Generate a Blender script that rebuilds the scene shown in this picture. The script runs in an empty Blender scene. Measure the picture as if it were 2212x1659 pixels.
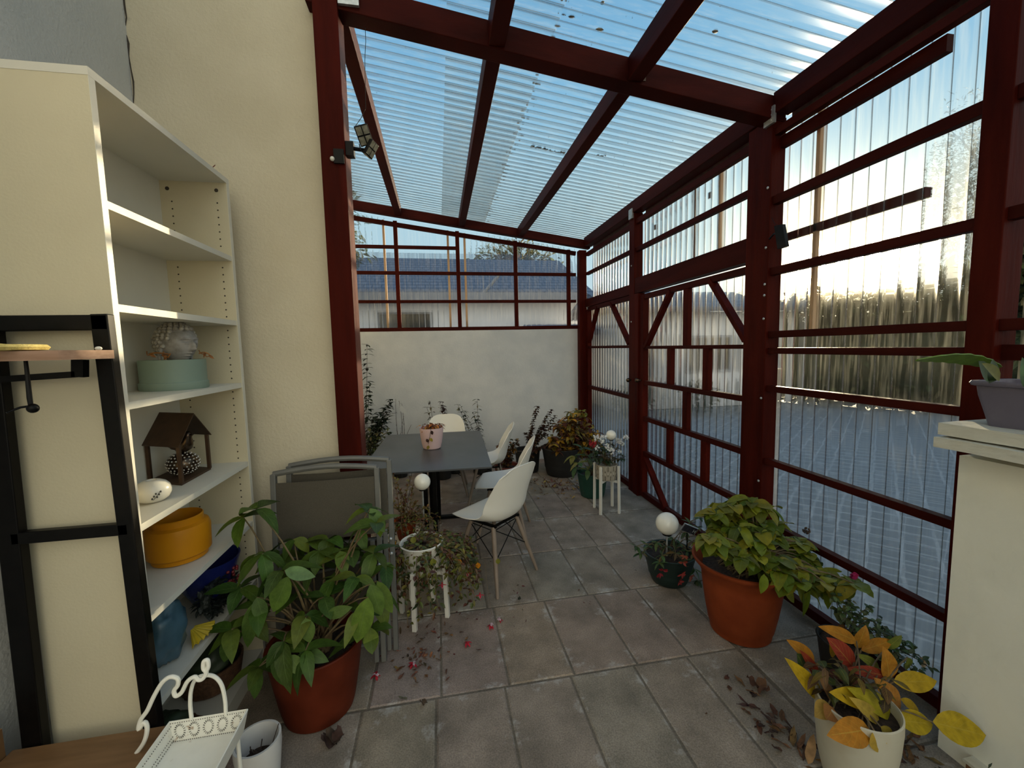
import bpy, math, random
from mathutils import Vector, Matrix, noise
random.seed(7)
R = math.radians
V = Vector
SC = bpy.context.scene
COL = SC.collection

# ------------------------------------------------------------------ camera
F_PX = 890.0
CAM = V((0, 0, 1.65))
YAW, PITCH, ROLL = R(10.0), R(5.07), R(-1.25)

def _basis():
    fwd = V((math.sin(YAW) * math.cos(PITCH), math.cos(YAW) * math.cos(PITCH), -math.sin(PITCH)))
    rgt = V((math.cos(YAW), -math.sin(YAW), 0))
    dwn = fwd.cross(rgt)
    c, s = math.cos(ROLL), math.sin(ROLL)
    r2 = rgt * c - dwn * s
    d2 = rgt * s + dwn * c
    return r2, d2, fwd
RGT, DWN, FWD = _basis()
cam_d = bpy.data.cameras.new('camera')
cam_d.sensor_width = 36
cam_d.lens = 36 * F_PX / 2212
cam_d.clip_start = 0.02
cam = bpy.data.objects.new('camera', cam_d)
COL.objects.link(cam)
m = Matrix((RGT, -DWN, -FWD)).transposed().to_4x4()
m.translation = CAM
cam.matrix_world = m
SC.camera = cam

def ray(px, py):
    return RGT * ((px - 1106) / F_PX) + DWN * ((py - 829.5) / F_PX) + FWD

def at(px, py, **k):
    """the point of the place seen at a photo pixel, on the plane X=, Y= or Z="""
    d = ray(px, py)
    ax, val = (('X', 'Y', 'Z').index(list(k)[0]), list(k.values())[0])
    return CAM + d * ((val - CAM[ax]) / d[ax])

# ------------------------------------------------------------------ light
SUN_DIR = V((0.700, 0.690, 0.150)).normalized()
sun_d = bpy.data.lights.new('sun', 'SUN')
sun_d.energy = 16.0
sun_d.color = (1.0, 0.80, 0.50)
sun_d.angle = R(0.7)
sun = bpy.data.objects.new('sun', sun_d)
COL.objects.link(sun)
sun.rotation_euler = (-SUN_DIR).to_track_quat('-Z', 'Y').to_euler()

world = bpy.data.worlds.new('sky')
SC.world = world
world.use_nodes = True
def build_world():
    nt = world.node_tree
    N, L = nt.nodes, nt.links
    N.clear()
    out = N.new('ShaderNodeOutputWorld')
    bg = N.new('ShaderNodeBackground')
    L.new(bg.outputs[0], out.inputs[0])
    tc = N.new('ShaderNodeTexCoord')
    sep = N.new('ShaderNodeSeparateXYZ')
    L.new(tc.outputs['Generated'], sep.inputs[0])
    ramp = N.new('ShaderNodeValToRGB')
    e = ramp.color_ramp.elements
    stops = [(0.0, (0.10, 0.09, 0.075)), (0.03, (0.62, 0.68, 0.66)), (0.14, (0.48, 0.66, 0.74)), (0.30, (0.44, 0.66, 0.76)),
             (0.48, (0.21, 0.48, 0.72)), (0.75, (0.12, 0.32, 0.58)), (1.0, (0.05, 0.17, 0.36))]
    e[0].position, e[0].color = stops[0][0], (*stops[0][1], 1)
    e[1].position, e[1].color = stops[1][0], (*stops[1][1], 1)
    for p, c in stops[2:]:
        x = e.new(p); x.color = (*c, 1)
    L.new(sep.outputs['Z'], ramp.inputs[0])
    # brightness around the sun
    dot = N.new('ShaderNodeVectorMath'); dot.operation = 'DOT_PRODUCT'
    L.new(tc.outputs['Generated'], dot.inputs[0])
    dot.inputs[1].default_value = SUN_DIR
    cl = N.new('ShaderNodeMath'); cl.operation = 'MAXIMUM'; cl.inputs[1].default_value = 0
    L.new(dot.outputs['Value'], cl.inputs[0])
    last = ramp.outputs[0]
    for power, col in ((5, (0.03, 0.04, 0.03)), (26, (0.26, 0.23, 0.15)), (80, (1.3, 1.0, 0.55)), (260, (7.0, 5.4, 2.7)), (2600, (40, 30, 16))):
        pw = N.new('ShaderNodeMath'); pw.operation = 'POWER'; pw.inputs[1].default_value = power
        L.new(cl.outputs[0], pw.inputs[0])
        sc = N.new('ShaderNodeVectorMath'); sc.operation = 'SCALE'; sc.inputs[0].default_value = col
        L.new(pw.outputs[0], sc.inputs['Scale'])
        ad = N.new('ShaderNodeVectorMath'); ad.operation = 'ADD'
        L.new(last, ad.inputs[0]); L.new(sc.outputs[0], ad.inputs[1])
        last = ad.outputs[0]
    # added warm glow in the sky behind the camera, brightens the inner walls
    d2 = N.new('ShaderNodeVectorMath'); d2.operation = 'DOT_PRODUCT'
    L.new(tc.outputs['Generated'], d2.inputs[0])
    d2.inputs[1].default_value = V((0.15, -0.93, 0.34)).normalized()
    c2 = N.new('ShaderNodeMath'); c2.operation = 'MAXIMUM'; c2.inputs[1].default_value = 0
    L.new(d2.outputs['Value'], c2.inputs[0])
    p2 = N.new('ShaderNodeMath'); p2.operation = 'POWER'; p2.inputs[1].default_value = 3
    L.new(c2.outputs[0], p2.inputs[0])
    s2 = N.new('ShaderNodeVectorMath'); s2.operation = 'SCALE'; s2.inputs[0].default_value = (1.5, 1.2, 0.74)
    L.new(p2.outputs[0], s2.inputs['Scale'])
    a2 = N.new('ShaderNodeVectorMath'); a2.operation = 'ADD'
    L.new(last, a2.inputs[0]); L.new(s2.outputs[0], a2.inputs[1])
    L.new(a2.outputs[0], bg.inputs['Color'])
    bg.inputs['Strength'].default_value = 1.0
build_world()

SC.view_settings.view_transform = 'Standard'
SC.view_settings.look = 'None'
SC.view_settings.gamma = 1
SC.view_settings.use_curve_mapping = False
SC.view_settings.exposure = 0.0

# ------------------------------------------------------------------ materials
def new_mat(name):
    mt = bpy.data.materials.new(name)
    mt.use_nodes = True
    nt = mt.node_tree
    for n in list(nt.nodes):
        if n.type != 'OUTPUT_MATERIAL':
            nt.nodes.remove(n)
    out = [n for n in nt.nodes if n.type == 'OUTPUT_MATERIAL'][0]
    return mt, nt.nodes, nt.links, out

def noise_node(N, L, scale, detail=4, stretch=None, rough=0.55):
    tc = N.new('ShaderNodeTexCoord')
    mp = N.new('ShaderNodeMapping')
    if stretch: mp.inputs['Scale'].default_value = stretch
    L.new(tc.outputs['Object'], mp.inputs['Vector'])
    nz = N.new('ShaderNodeTexNoise')
    nz.inputs['Scale'].default_value = scale
    nz.inputs['Detail'].default_value = detail
    nz.inputs['Roughness'].default_value = rough
    L.new(mp.outputs[0], nz.inputs['Vector'])
    return nz

def ramp_node(N, L, src, stops):
    r = N.new('ShaderNodeValToRGB')
    e = r.color_ramp.elements
    e[0].position, e[0].color = stops[0][0], (*stops[0][1], 1)
    e[1].position, e[1].color = stops[1][0], (*stops[1][1], 1)
    for p, c in stops[2:]:
        x = e.new(p); x.color = (*c, 1)
    L.new(src, r.inputs[0])
    return r

def mat(name, c1, c2=None, rough=0.6, metal=0.0, scale=20, stretch=None, bump=0.0, bscale=None, spec=0.5, attr=False,
        lo=0.35, hi=0.65, transl=0.0, coat=0.0, detail=4, spots=None):
    mt, N, L, out = new_mat(name)
    b = N.new('ShaderNodeBsdfPrincipled')
    b.inputs['Roughness'].default_value = rough
    b.inputs['Metallic'].default_value = metal
    b.inputs['Specular IOR Level'].default_value = spec
    b.inputs['Coat Weight'].default_value = coat
    col = None
    if c2 is not None:
        nz = noise_node(N, L, scale, detail, stretch)
        rp = ramp_node(N, L, nz.outputs['Fac'], [(lo, c1), (hi, c2)])
        col = rp.outputs[0]
    if attr:
        a = N.new('ShaderNodeAttribute'); a.attribute_name = 'Col'
        if col is None:
            col = a.outputs['Color']
        else:
            mx = N.new('ShaderNodeMix'); mx.data_type = 'RGBA'; mx.blend_type = 'MULTIPLY'
            mx.inputs[0].default_value = 1
            L.new(a.outputs['Color'], mx.inputs[6]); L.new(col, mx.inputs[7])
            col = mx.outputs[2]
    if spots:
        sc_, lo_, hi_, sc_col = spots
        nz2 = noise_node(N, L, sc_, 5)
        rp2 = ramp_node(N, L, nz2.outputs['Fac'], [(lo_, (0, 0, 0)), (hi_, (1, 1, 1))])
        mx = N.new('ShaderNodeMix'); mx.data_type = 'RGBA'
        L.new(rp2.outputs[0], mx.inputs[0])
        if col is None: mx.inputs[6].default_value = (*c1, 1)
        else: L.new(col, mx.inputs[6])
        mx.inputs[7].default_value = (*sc_col, 1)
        col = mx.outputs[2]
    if col is None: b.inputs['Base Color'].default_value = (*c1, 1)
    else: L.new(col, b.inputs['Base Color'])
    if bump:
        nb = noise_node(N, L, bscale or scale * 2, 5, stretch)
        bp = N.new('ShaderNodeBump'); bp.inputs['Strength'].default_value = bump; bp.inputs['Distance'].default_value = 0.01
        L.new(nb.outputs['Fac'], bp.inputs['Height']); L.new(bp.outputs[0], b.inputs['Normal'])
    if transl:
        t = N.new('ShaderNodeBsdfTranslucent')
        if col is None: t.inputs['Color'].default_value = (*c1, 1)
        else: L.new(col, t.inputs['Color'])
        mx = N.new('ShaderNodeMixShader'); mx.inputs[0].default_value = transl
        L.new(b.outputs[0], mx.inputs[1]); L.new(t.outputs[0], mx.inputs[2]); L.new(mx.outputs[0], out.inputs[0])
    else:
        L.new(b.outputs[0], out.inputs[0])
    return mt

def sheet_mat(name, tint, streak, haze, rough, dirt, gloss=0.5, ior=1.07, glow=0.05):
    """clear corrugated plastic: mostly straight transmission, some blurred transmission, gloss and a film of dust"""
    mt, N, L, out = new_mat(name)
    tr = N.new('ShaderNodeBsdfTransparent'); tr.inputs[0].default_value = (*tint, 1)
    rf = N.new('ShaderNodeBsdfRefraction'); rf.inputs['Color'].default_value = (*tint, 1)
    rf.inputs['Roughness'].default_value = rough; rf.inputs['IOR'].default_value = ior
    gl = N.new('ShaderNodeBsdfGlossy'); gl.inputs['Roughness'].default_value = 0.16
    df = N.new('ShaderNodeBsdfTranslucent'); df.inputs['Color'].default_value = (0.75, 0.75, 0.66, 1)
    d2 = N.new('ShaderNodeBsdfDiffuse'); d2.inputs['Color'].default_value = (0.5, 0.5, 0.46, 1)
    r2 = N.new('ShaderNodeBsdfRefraction'); r2.inputs['Color'].default_value = (1, 1, 1, 1)
    r2.inputs['Roughness'].default_value = 0.36; r2.inputs['IOR'].default_value = 1.10
    nz = noise_node(N, L, 26, 5, streak)
    mr = N.new('ShaderNodeMapRange'); mr.inputs[1].default_value = 0.35; mr.inputs[2].default_value = 0.75
    mr.inputs[3].default_value = haze * 0.5; mr.inputs[4].default_value = min(1, haze * 1.6)
    L.new(nz.outputs['Fac'], mr.inputs[0])
    m1 = N.new('ShaderNodeMixShader'); L.new(mr.outputs[0], m1.inputs[0]); L.new(tr.outputs[0], m1.inputs[1]); L.new(rf.outputs[0], m1.inputs[2])
    m1b = N.new('ShaderNodeMixShader'); m1b.inputs[0].default_value = glow; L.new(m1.outputs[0], m1b.inputs[1]); L.new(r2.outputs[0], m1b.inputs[2]); m1 = m1b
    film = N.new('ShaderNodeMixShader'); film.inputs[0].default_value = 0.3
    L.new(df.outputs[0], film.inputs[1]); L.new(d2.outputs[0], film.inputs[2])
    nz2 = noise_node(N, L, 60, 6, streak)
    m2r = N.new('ShaderNodeMapRange'); m2r.inputs[1].default_value = 0.45; m2r.inputs[2].default_value = 0.72
    m2r.inputs[3].default_value = dirt * 0.35; m2r.inputs[4].default_value = dirt * 3.0
    L.new(nz2.outputs['Fac'], m2r.inputs[0])
    m2 = N.new('ShaderNodeMixShader'); L.new(m2r.outputs[0], m2.inputs[0]); L.new(m1.outputs[0], m2.inputs[1]); L.new(film.outputs[0], m2.inputs[2])
    lw = N.new('ShaderNodeLayerWeight'); lw.inputs['Blend'].default_value = 0.15
    fm = N.new('ShaderNodeMath'); fm.operation = 'MULTIPLY'; fm.inputs[1].default_value = gloss; L.new(lw.outputs['Fresnel'], fm.inputs[0])
    m3 = N.new('ShaderNodeMixShader'); L.new(fm.outputs[0], m3.inputs[0]); L.new(m2.outputs[0], m3.inputs[1]); L.new(gl.outputs[0], m3.inputs[2])
    L.new(m3.outputs[0], out.inputs[0])
    return mt

def floor_mat():
    mt, N, L, out = new_mat('concrete_slabs')
    b = N.new('ShaderNodeBsdfPrincipled'); b.inputs['Roughness'].default_value = 0.82
    b.inputs['Specular IOR Level'].default_value = 0.25
    a = N.new('ShaderNodeAttribute'); a.attribute_name = 'Col'
    n1 = noise_node(N, L, 5, 6)
    r1 = ramp_node(N, L, n1.outputs['Fac'], [(0.3, (0.62, 0.60, 0.57)), (0.7, (1.15, 1.1, 1.06))])
    mx = N.new('ShaderNodeMix'); mx.data_type = 'RGBA'; mx.blend_type = 'MULTIPLY'; mx.inputs[0].default_value = 1
    L.new(a.outputs['Color'], mx.inputs[6]); L.new(r1.outputs[0], mx.inputs[7])
    # fine speckle
    n2 = noise_node(N, L, 160, 3)
    r2 = ramp_node(N, L, n2.outputs['Fac'], [(0.35, (0.7, 0.7, 0.7)), (0.65, (1.25, 1.25, 1.25))])
    m2 = N.new('ShaderNodeMix'); m2.data_type = 'RGBA'; m2.blend_type = 'MULTIPLY'; m2.inputs[0].default_value = 0.7
    L.new(mx.outputs[2], m2.inputs[6]); L.new(r2.outputs[0], m2.inputs[7])
    # pale bloom of lime towards the slab edges
    uv = N.new('ShaderNodeUVMap'); uv.uv_map = 'slab'
    sp = N.new('ShaderNodeSeparateXYZ'); L.new(uv.outputs[0], sp.inputs[0])
    def edge(o):
        s = N.new('ShaderNodeMath'); s.operation = 'SUBTRACT'; s.inputs[1].default_value = 0.5; L.new(o, s.inputs[0])
        ab = N.new('ShaderNodeMath'); ab.operation = 'ABSOLUTE'; L.new(s.outputs[0], ab.inputs[0]); return ab.outputs[0]
    mxm = N.new('ShaderNodeMath'); mxm.operation = 'MAXIMUM'; L.new(edge(sp.outputs['X']), mxm.inputs[0]); L.new(edge(sp.outputs['Y']), mxm.inputs[1])
    pr = N.new('ShaderNodeMapRange'); pr.inputs[1].default_value = 0.25; pr.inputs[2].default_value = 0.5; pr.inputs[3].default_value = -0.04; pr.inputs[4].default_value = 0.115
    L.new(mxm.outputs[0], pr.inputs[0])
    n3 = noise_node(N, L, 5.5, 10, None, 0.76)
    ad = N.new('ShaderNodeMath'); ad.operation = 'ADD'; L.new(n3.outputs['Fac'], ad.inputs[0]); L.new(pr.outputs[0], ad.inputs[1])
    r3 = ramp_node(N, L, ad.outputs[0], [(0.62, (0, 0, 0)), (0.74, (0.75, 0.75, 0.75))])
    m3 = N.new('ShaderNodeMix'); m3.data_type = 'RGBA'
    L.new(r3.outputs[0], m3.inputs[0]); L.new(m2.outputs[2], m3.inputs[6]); m3.inputs[7].default_value = (0.50, 0.475, 0.43, 1)
    L.new(m3.outputs[2], b.inputs['Base Color'])
    bp = N.new('ShaderNodeBump'); bp.inputs['Strength'].default_value = 0.35; bp.inputs['Distance'].default_value = 0.006
    L.new(n2.outputs['Fac'], bp.inputs['Height']); L.new(bp.outputs[0], b.inputs['Normal'])
    L.new(b.outputs[0], out.inputs[0])
    return mt

def yard_mat():
    mt, N, L, out = new_mat('interlocking_pavers')
    b = N.new('ShaderNodeBsdfPrincipled'); b.inputs['Roughness'].default_value = 0.7
    tc = N.new('ShaderNodeTexCoord')
    mp = N.new('ShaderNodeMapping'); mp.inputs['Rotation'].default_value = (0, 0, R(52))
    L.new(tc.outputs['Object'], mp.inputs[0])
    br = N.new('ShaderNodeTexBrick'); br.inputs['Scale'].default_value = 1.0
    br.inputs['Brick Width'].default_value = 0.21; br.inputs['Row Height'].default_value = 0.21; br.offset = 0.0; br.inputs['Mortar Size'].default_value = 0.014
    br.inputs['Mortar Smooth'].default_value = 0.3
    br.inputs['Color1'].default_value = (0.17, 0.185, 0.195, 1); br.inputs['Color2'].default_value = (0.195, 0.21, 0.22, 1)
    br.inputs['Mortar'].default_value = (0.38, 0.40, 0.41, 1)
    nz = noise_node(N, L, 3, 3)
    vm = N.new('ShaderNodeVectorMath'); vm.operation = 'MULTIPLY_ADD'
    vm.inputs[1].default_value = (0.06, 0.06, 0)
    L.new(nz.outputs['Color'], vm.inputs[0]); L.new(mp.outputs[0], vm.inputs[2])
    L.new(vm.outputs[0], br.inputs['Vector'])
    L.new(br.outputs['Color'], b.inputs['Base Color'])
    L.new(b.outputs[0], out.inputs[0])
    return mt

def roof_tile_mat():
    mt, N, L, out = new_mat('slate_blue_roof_tiles')
    b = N.new('ShaderNodeBsdfPrincipled'); b.inputs['Roughness'].default_value = 0.5
    tc = N.new('ShaderNodeTexCoord')
    br = N.new('ShaderNodeTexBrick'); br.inputs['Scale'].default_value = 1.0
    br.inputs['Brick Width'].default_value = 0.26; br.inputs['Row Height'].default_value = 0.13; br.inputs['Mortar Size'].default_value = 0.022
    br.inputs['Color1'].default_value = (0.10, 0.108, 0.145, 1); br.inputs['Color2'].default_value = (0.15, 0.16, 0.20, 1)
    br.inputs['Mortar'].default_value = (0.05, 0.06, 0.09, 1)
    mp = N.new('ShaderNodeMapping'); mp.inputs['Scale'].default_value = (1, 1, 1)
    sw = N.new('ShaderNodeSeparateXYZ'); L.new(tc.outputs['Object'], sw.inputs[0])
    cb = N.new('ShaderNodeCombineXYZ'); L.new(sw.outputs['X'], cb.inputs['X']); L.new(sw.outputs['Z'], cb.inputs['Y'])
    L.new(cb.outputs[0], mp.inputs[0]); L.new(mp.outputs[0], br.inputs['Vector'])
    L.new(br.outputs['Color'], b.inputs['Base Color'])
    L.new(b.outputs[0], out.inputs[0])
    return mt

M = {}
M['timber'] = mat('dark_red_stained_timber', (0.030, 0.0032, 0.0016), (0.075, 0.0075, 0.0036), rough=0.5, scale=9, stretch=(1, 1, 0.12), bump=0.15, bscale=60, lo=0.3, hi=0.75, spec=0.04)
M['timber_x'] = mat('dark_red_stained_rail', (0.028, 0.0040, 0.0026), (0.058, 0.0080, 0.0050), rough=0.5, scale=9, stretch=(0.3, 0.12, 1), bump=0.12, bscale=60, lo=0.3, hi=0.75, spec=0.04)
M['batten'] = mat('weathered_pale_batten', (0.35, 0.20, 0.10), (0.46, 0.30, 0.17), rough=0.7, scale=12, stretch=(1, 1, .1))
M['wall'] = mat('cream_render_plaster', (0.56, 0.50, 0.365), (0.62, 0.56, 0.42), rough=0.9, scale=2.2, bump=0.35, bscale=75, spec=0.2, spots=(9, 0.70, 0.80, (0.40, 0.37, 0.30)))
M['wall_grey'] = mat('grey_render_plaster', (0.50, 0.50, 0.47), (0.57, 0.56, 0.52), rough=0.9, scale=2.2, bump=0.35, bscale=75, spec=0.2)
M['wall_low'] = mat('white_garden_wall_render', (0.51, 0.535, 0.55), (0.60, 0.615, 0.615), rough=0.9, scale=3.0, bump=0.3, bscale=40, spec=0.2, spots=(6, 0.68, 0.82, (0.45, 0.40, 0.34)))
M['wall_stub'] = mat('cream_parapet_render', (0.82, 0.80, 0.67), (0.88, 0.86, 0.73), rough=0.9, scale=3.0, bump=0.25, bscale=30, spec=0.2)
M['cap'] = mat('chipped_white_painted_stone', (0.62, 0.60, 0.50), (0.50, 0.46, 0.34), rough=0.75, scale=14, bump=0.5, bscale=30, stretch=(1, .4, 1), lo=0.45, hi=0.75)
M['slabs'] = floor_mat()
M['yard'] = yard_mat()
M['tiles'] = roof_tile_mat()
M['sheet_wall'] = sheet_mat('clear_corrugated_wall_sheet', (0.93, 0.96, 0.96), (1, 1, 0.06), 0.45, 0.05, 0.034, 0.6, 1.09, 0.30)
M['sheet_roof'] = sheet_mat('clear_corrugated_roof_sheet', (0.96, 0.985, 0.99), (0.10, 1, 1), 0.30, 0.06, 0.030, 0.35, 1.07, 0.10)
M['sheet_back'] = sheet_mat('clear_corrugated_back_sheet', (0.92, 0.95, 0.97), (1, 1, 0.06), 0.45, 0.03, 0.014, 0.5, 1.09, 0.03)
M['white_board'] = mat('white_melamine_board', (0.64, 0.62, 0.54), (0.68, 0.66, 0.575), rough=0.45, scale=3, spec=0.4)
M['cream_board'] = mat('cream_laminate_side', (0.57, 0.51, 0.355), (0.62, 0.56, 0.395), rough=0.5, scale=2, bump=0.08, bscale=120)
M['hole'] = mat('dark_drilled_hole', (0.05, 0.04, 0.03), rough=0.9)
M['black_metal'] = mat('black_powder_coated_steel', (0.0022, 0.0020, 0.0020), (0.0042, 0.0036, 0.0032), rough=0.4, scale=30, spec=0.15)
M['wood_edge'] = mat('brown_chipboard_edge', (0.28, 0.16, 0.10), (0.36, 0.22, 0.15), rough=0.7, scale=30, stretch=(.2, 1, 3))
M['wood_floorbox'] = mat('honey_oak_board', (0.15, 0.075, 0.028), (0.23, 0.12, 0.05), rough=0.5, scale=10, stretch=(.3, 2, 1))
M['straw'] = mat('yellow_woven_straw', (0.42, 0.34, 0.10), (0.55, 0.45, 0.16), rough=0.8, scale=60, bump=0.4, bscale=120)
M['steel'] = mat('galvanised_steel', (0.42, 0.45, 0.45), (0.60, 0.62, 0.62), rough=0.4, metal=0.7, scale=40)
M['white_metal'] = mat('rust_flecked_white_enamel', (0.80, 0.78, 0.68), (0.86, 0.84, 0.74), rough=0.35, scale=12, spots=(22, 0.66, 0.74, (0.30, 0.15, 0.05)))
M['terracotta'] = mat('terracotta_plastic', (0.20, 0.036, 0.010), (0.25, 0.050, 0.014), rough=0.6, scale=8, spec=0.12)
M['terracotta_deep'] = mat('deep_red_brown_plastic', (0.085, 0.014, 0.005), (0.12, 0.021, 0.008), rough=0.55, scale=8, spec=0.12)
M['terracotta_dark'] = mat('dark_terracotta', (0.13, 0.026, 0.014), (0.17, 0.036, 0.018), rough=0.55, scale=8)
M['soil'] = mat('dark_potting_soil', (0.020, 0.013, 0.009), (0.055, 0.034, 0.022), rough=0.95, scale=70, bump=1.0, bscale=80)
M['stem'] = mat('brown_plant_stem', (0.10, 0.06, 0.03), (0.16, 0.12, 0.05), rough=0.7, scale=40)
M['dark_stem'] = mat('dry_dark_stem', (0.035, 0.022, 0.016), (0.07, 0.04, 0.025), rough=0.8, scale=40)
M['leaf'] = mat('living_leaf', (0.75, 0.75, 0.75), (1.15, 1.15, 1.15), rough=0.42, attr=True, transl=0.28, scale=30, lo=0.3, hi=0.7, spec=0.45)
M['leaf_autumn'] = mat('autumn_leaf', (0.80, 0.62, 0.55), (1.12, 1.12, 1.1), rough=0.5, attr=True, transl=0.28, scale=38, lo=0.32, hi=0.55, spec=0.4)
M['petal'] = mat('flower_petal', (0.8, 0.8, 0.8), (1.1, 1.1, 1.1), rough=0.6, attr=True, transl=0.3, scale=20)
M['dead_leaf'] = mat('dry_leaf_litter', (0.7, 0.7, 0.7), (1.2, 1.2, 1.2), rough=0.8, attr=True, transl=0.1, scale=30)
M['chair_white'] = mat('white_moulded_plastic', (0.86, 0.84, 0.76), (0.88, 0.86, 0.78), rough=0.4, scale=3, transl=0.12)
M['beech'] = mat('pale_beech_dowel', (0.19, 0.145, 0.11), (0.27, 0.21, 0.16), rough=0.55, scale=20, stretch=(1, 1, .1))
M['table_top'] = mat('dark_slate_table_top', (0.040, 0.043, 0.046), (0.070, 0.074, 0.078), rough=0.33, scale=4, stretch=(1, .6, 1), lo=0.35, hi=0.7, detail=7)
M['pink_pot'] = mat('matte_pink_ceramic', (0.58, 0.41, 0.41), (0.62, 0.45, 0.45), rough=0.55, scale=6)
M['green_pot'] = mat('ribbed_dark_green_plastic', (0.008, 0.045, 0.030), (0.012, 0.060, 0.040), rough=0.5, scale=8)
M['dkgreen_pot'] = mat('very_dark_green_plastic', (0.006, 0.018, 0.014), (0.010, 0.026, 0.020), rough=0.5, scale=8)
M['black_pot'] = mat('black_nursery_plastic', (0.008, 0.008, 0.008), (0.014, 0.013, 0.012), rough=0.6, scale=8)
M['cream_pot'] = mat('aged_cream_ceramic', (0.52, 0.49, 0.38), (0.44, 0.38, 0.26), rough=0.5, scale=6, lo=0.45, hi=0.72)
M['white_pot'] = mat('plain_white_plastic_bucket', (0.62, 0.61, 0.58), (0.66, 0.65, 0.62), rough=0.45, scale=6)
M['mauve'] = mat('mauve_grey_plastic', (0.125, 0.112, 0.150), (0.145, 0.130, 0.172), rough=0.45, scale=6)
M['globe'] = mat('milky_globe_plastic', (0.80, 0.78, 0.68), (0.84, 0.82, 0.73), rough=0.15, scale=3, coat=0.4)
M['white_wood'] = mat('white_painted_wood', (0.66, 0.64, 0.57), (0.72, 0.70, 0.63), rough=0.5, scale=12)
M['taupe_frame'] = mat('taupe_powder_coat', (0.115, 0.115, 0.105), (0.135, 0.135, 0.12), rough=0.45, scale=12)
M['sling'] = mat('dark_taupe_mesh_fabric', (0.060, 0.052, 0.036), (0.075, 0.065, 0.046), rough=0.8, scale=200, bump=0.3, bscale=400)
M['teal'] = mat('pale_sage_teal_paint', (0.20, 0.27, 0.21), (0.215, 0.29, 0.235), rough=0.55, scale=3)
M['stone'] = mat('weathered_grey_stone', (0.20, 0.19, 0.165), (0.36, 0.345, 0.33), rough=0.6, scale=30, lo=0.3, hi=0.6)
M['curl'] = mat('pale_stone_curls', (0.20, 0.18, 0.14), (0.45, 0.43, 0.38), rough=0.6, scale=60)
M['vine'] = mat('dried_orange_vine', (0.20, 0.075, 0.02), (0.36, 0.15, 0.03), rough=0.7, scale=40)
M['rust'] = mat('rusty_brown_sheet_metal', (0.045, 0.022, 0.010), (0.075, 0.038, 0.018), rough=0.55, scale=14, metal=0.3)
M['bronze'] = mat('dark_bronze', (0.05, 0.035, 0.025), (0.12, 0.08, 0.05), rough=0.2, metal=0.85, scale=40)
M['silver_dot'] = mat('bright_silver_bead', (0.6, 0.58, 0.54), rough=0.2, metal=0.7)
M['white_glaze'] = mat('white_glazed_ceramic', (0.66, 0.64, 0.56), (0.70, 0.68, 0.60), rough=0.22, scale=4)
M['print'] = mat('dark_printed_sprig', (0.03, 0.035, 0.03), rough=0.6)
M['yellow'] = mat('mustard_yellow_glaze', (0.52, 0.20, 0.006), (0.58, 0.235, 0.008), rough=0.4, scale=4, spec=0.15)
M['blue_bowl'] = mat('deep_blue_glaze', (0.008, 0.014, 0.10), (0.012, 0.02, 0.14), rough=0.25, scale=4)
M['wreath'] = mat('black_green_wreath', (0.006, 0.010, 0.008), (0.02, 0.026, 0.02), rough=0.5, scale=40, bump=1, bscale=60)
M['berry'] = mat('dull_red_berry', (0.12, 0.010, 0.012), (0.20, 0.018, 0.02), rough=0.4, scale=9)
M['blue_bag'] = mat('slate_blue_plastic_bag', (0.035, 0.085, 0.12), (0.07, 0.14, 0.19), rough=0.35, scale=8)
M['yellow_leaf'] = mat('yellow_crepe_paper', (0.42, 0.30, 0.012), (0.55, 0.40, 0.02), rough=0.6, scale=14)
M['olive_bag'] = mat('dull_green_bag', (0.020, 0.032, 0.016), (0.04, 0.06, 0.03), rough=0.5, scale=9)
M['basket'] = mat('brown_wicker', (0.07, 0.03, 0.012), (0.14, 0.065, 0.028), rough=0.7, scale=60, bump=0.8, bscale=90)
M['brown_tile'] = mat('brown_skirting_tile', (0.20, 0.09, 0.035), (0.26, 0.13, 0.05), rough=0.4, scale=9)
M['patterned'] = None
M['plastic_tag'] = mat('white_plant_tag', (0.55, 0.57, 0.57), rough=0.4)
M['solar'] = mat('solar_cell_panel', (0.02, 0.022, 0.03), (0.05, 0.05, 0.06), rough=0.2, scale=50)
M['tag_black'] = mat('black_tag_print', (0.02, 0.02, 0.02), rough=0.5)
M['house_wall'] = mat('white_house_render', (0.60, 0.60, 0.62), (0.68, 0.68, 0.70), rough=0.9, scale=2)
M['house_grey'] = mat('grey_fascia', (0.20, 0.21, 0.24), (0.26, 0.27, 0.30), rough=0.7, scale=3)
M['dark_glass'] = mat('dark_window_glass', (0.02, 0.025, 0.03), rough=0.1)
M['bush'] = mat('outdoor_foliage', (0.7, 0.7, 0.7), (1.2, 1.2, 1.2), rough=0.6, attr=True, transl=0.35, scale=3)
M['hedge_core'] = mat('hedge_sun_block', (0.012, 0.018, 0.008), (0.045, 0.05, 0.018), rough=0.9, scale=14)
M['bark'] = mat('grey_bark', (0.06, 0.05, 0.04), (0.11, 0.09, 0.075), rough=0.9, scale=8, stretch=(1, 1, .2))
M['pole'] = mat('chipped_white_pole', (0.60, 0.56, 0.50), (0.45, 0.33, 0.25), rough=0.6, scale=12, lo=0.55, hi=0.8)
M['grime'] = mat('dark_gutter_grime', (0.012, 0.011, 0.010), (0.05, 0.045, 0.035), rough=0.7, scale=20)
M['litter_soil'] = M['soil']

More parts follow.
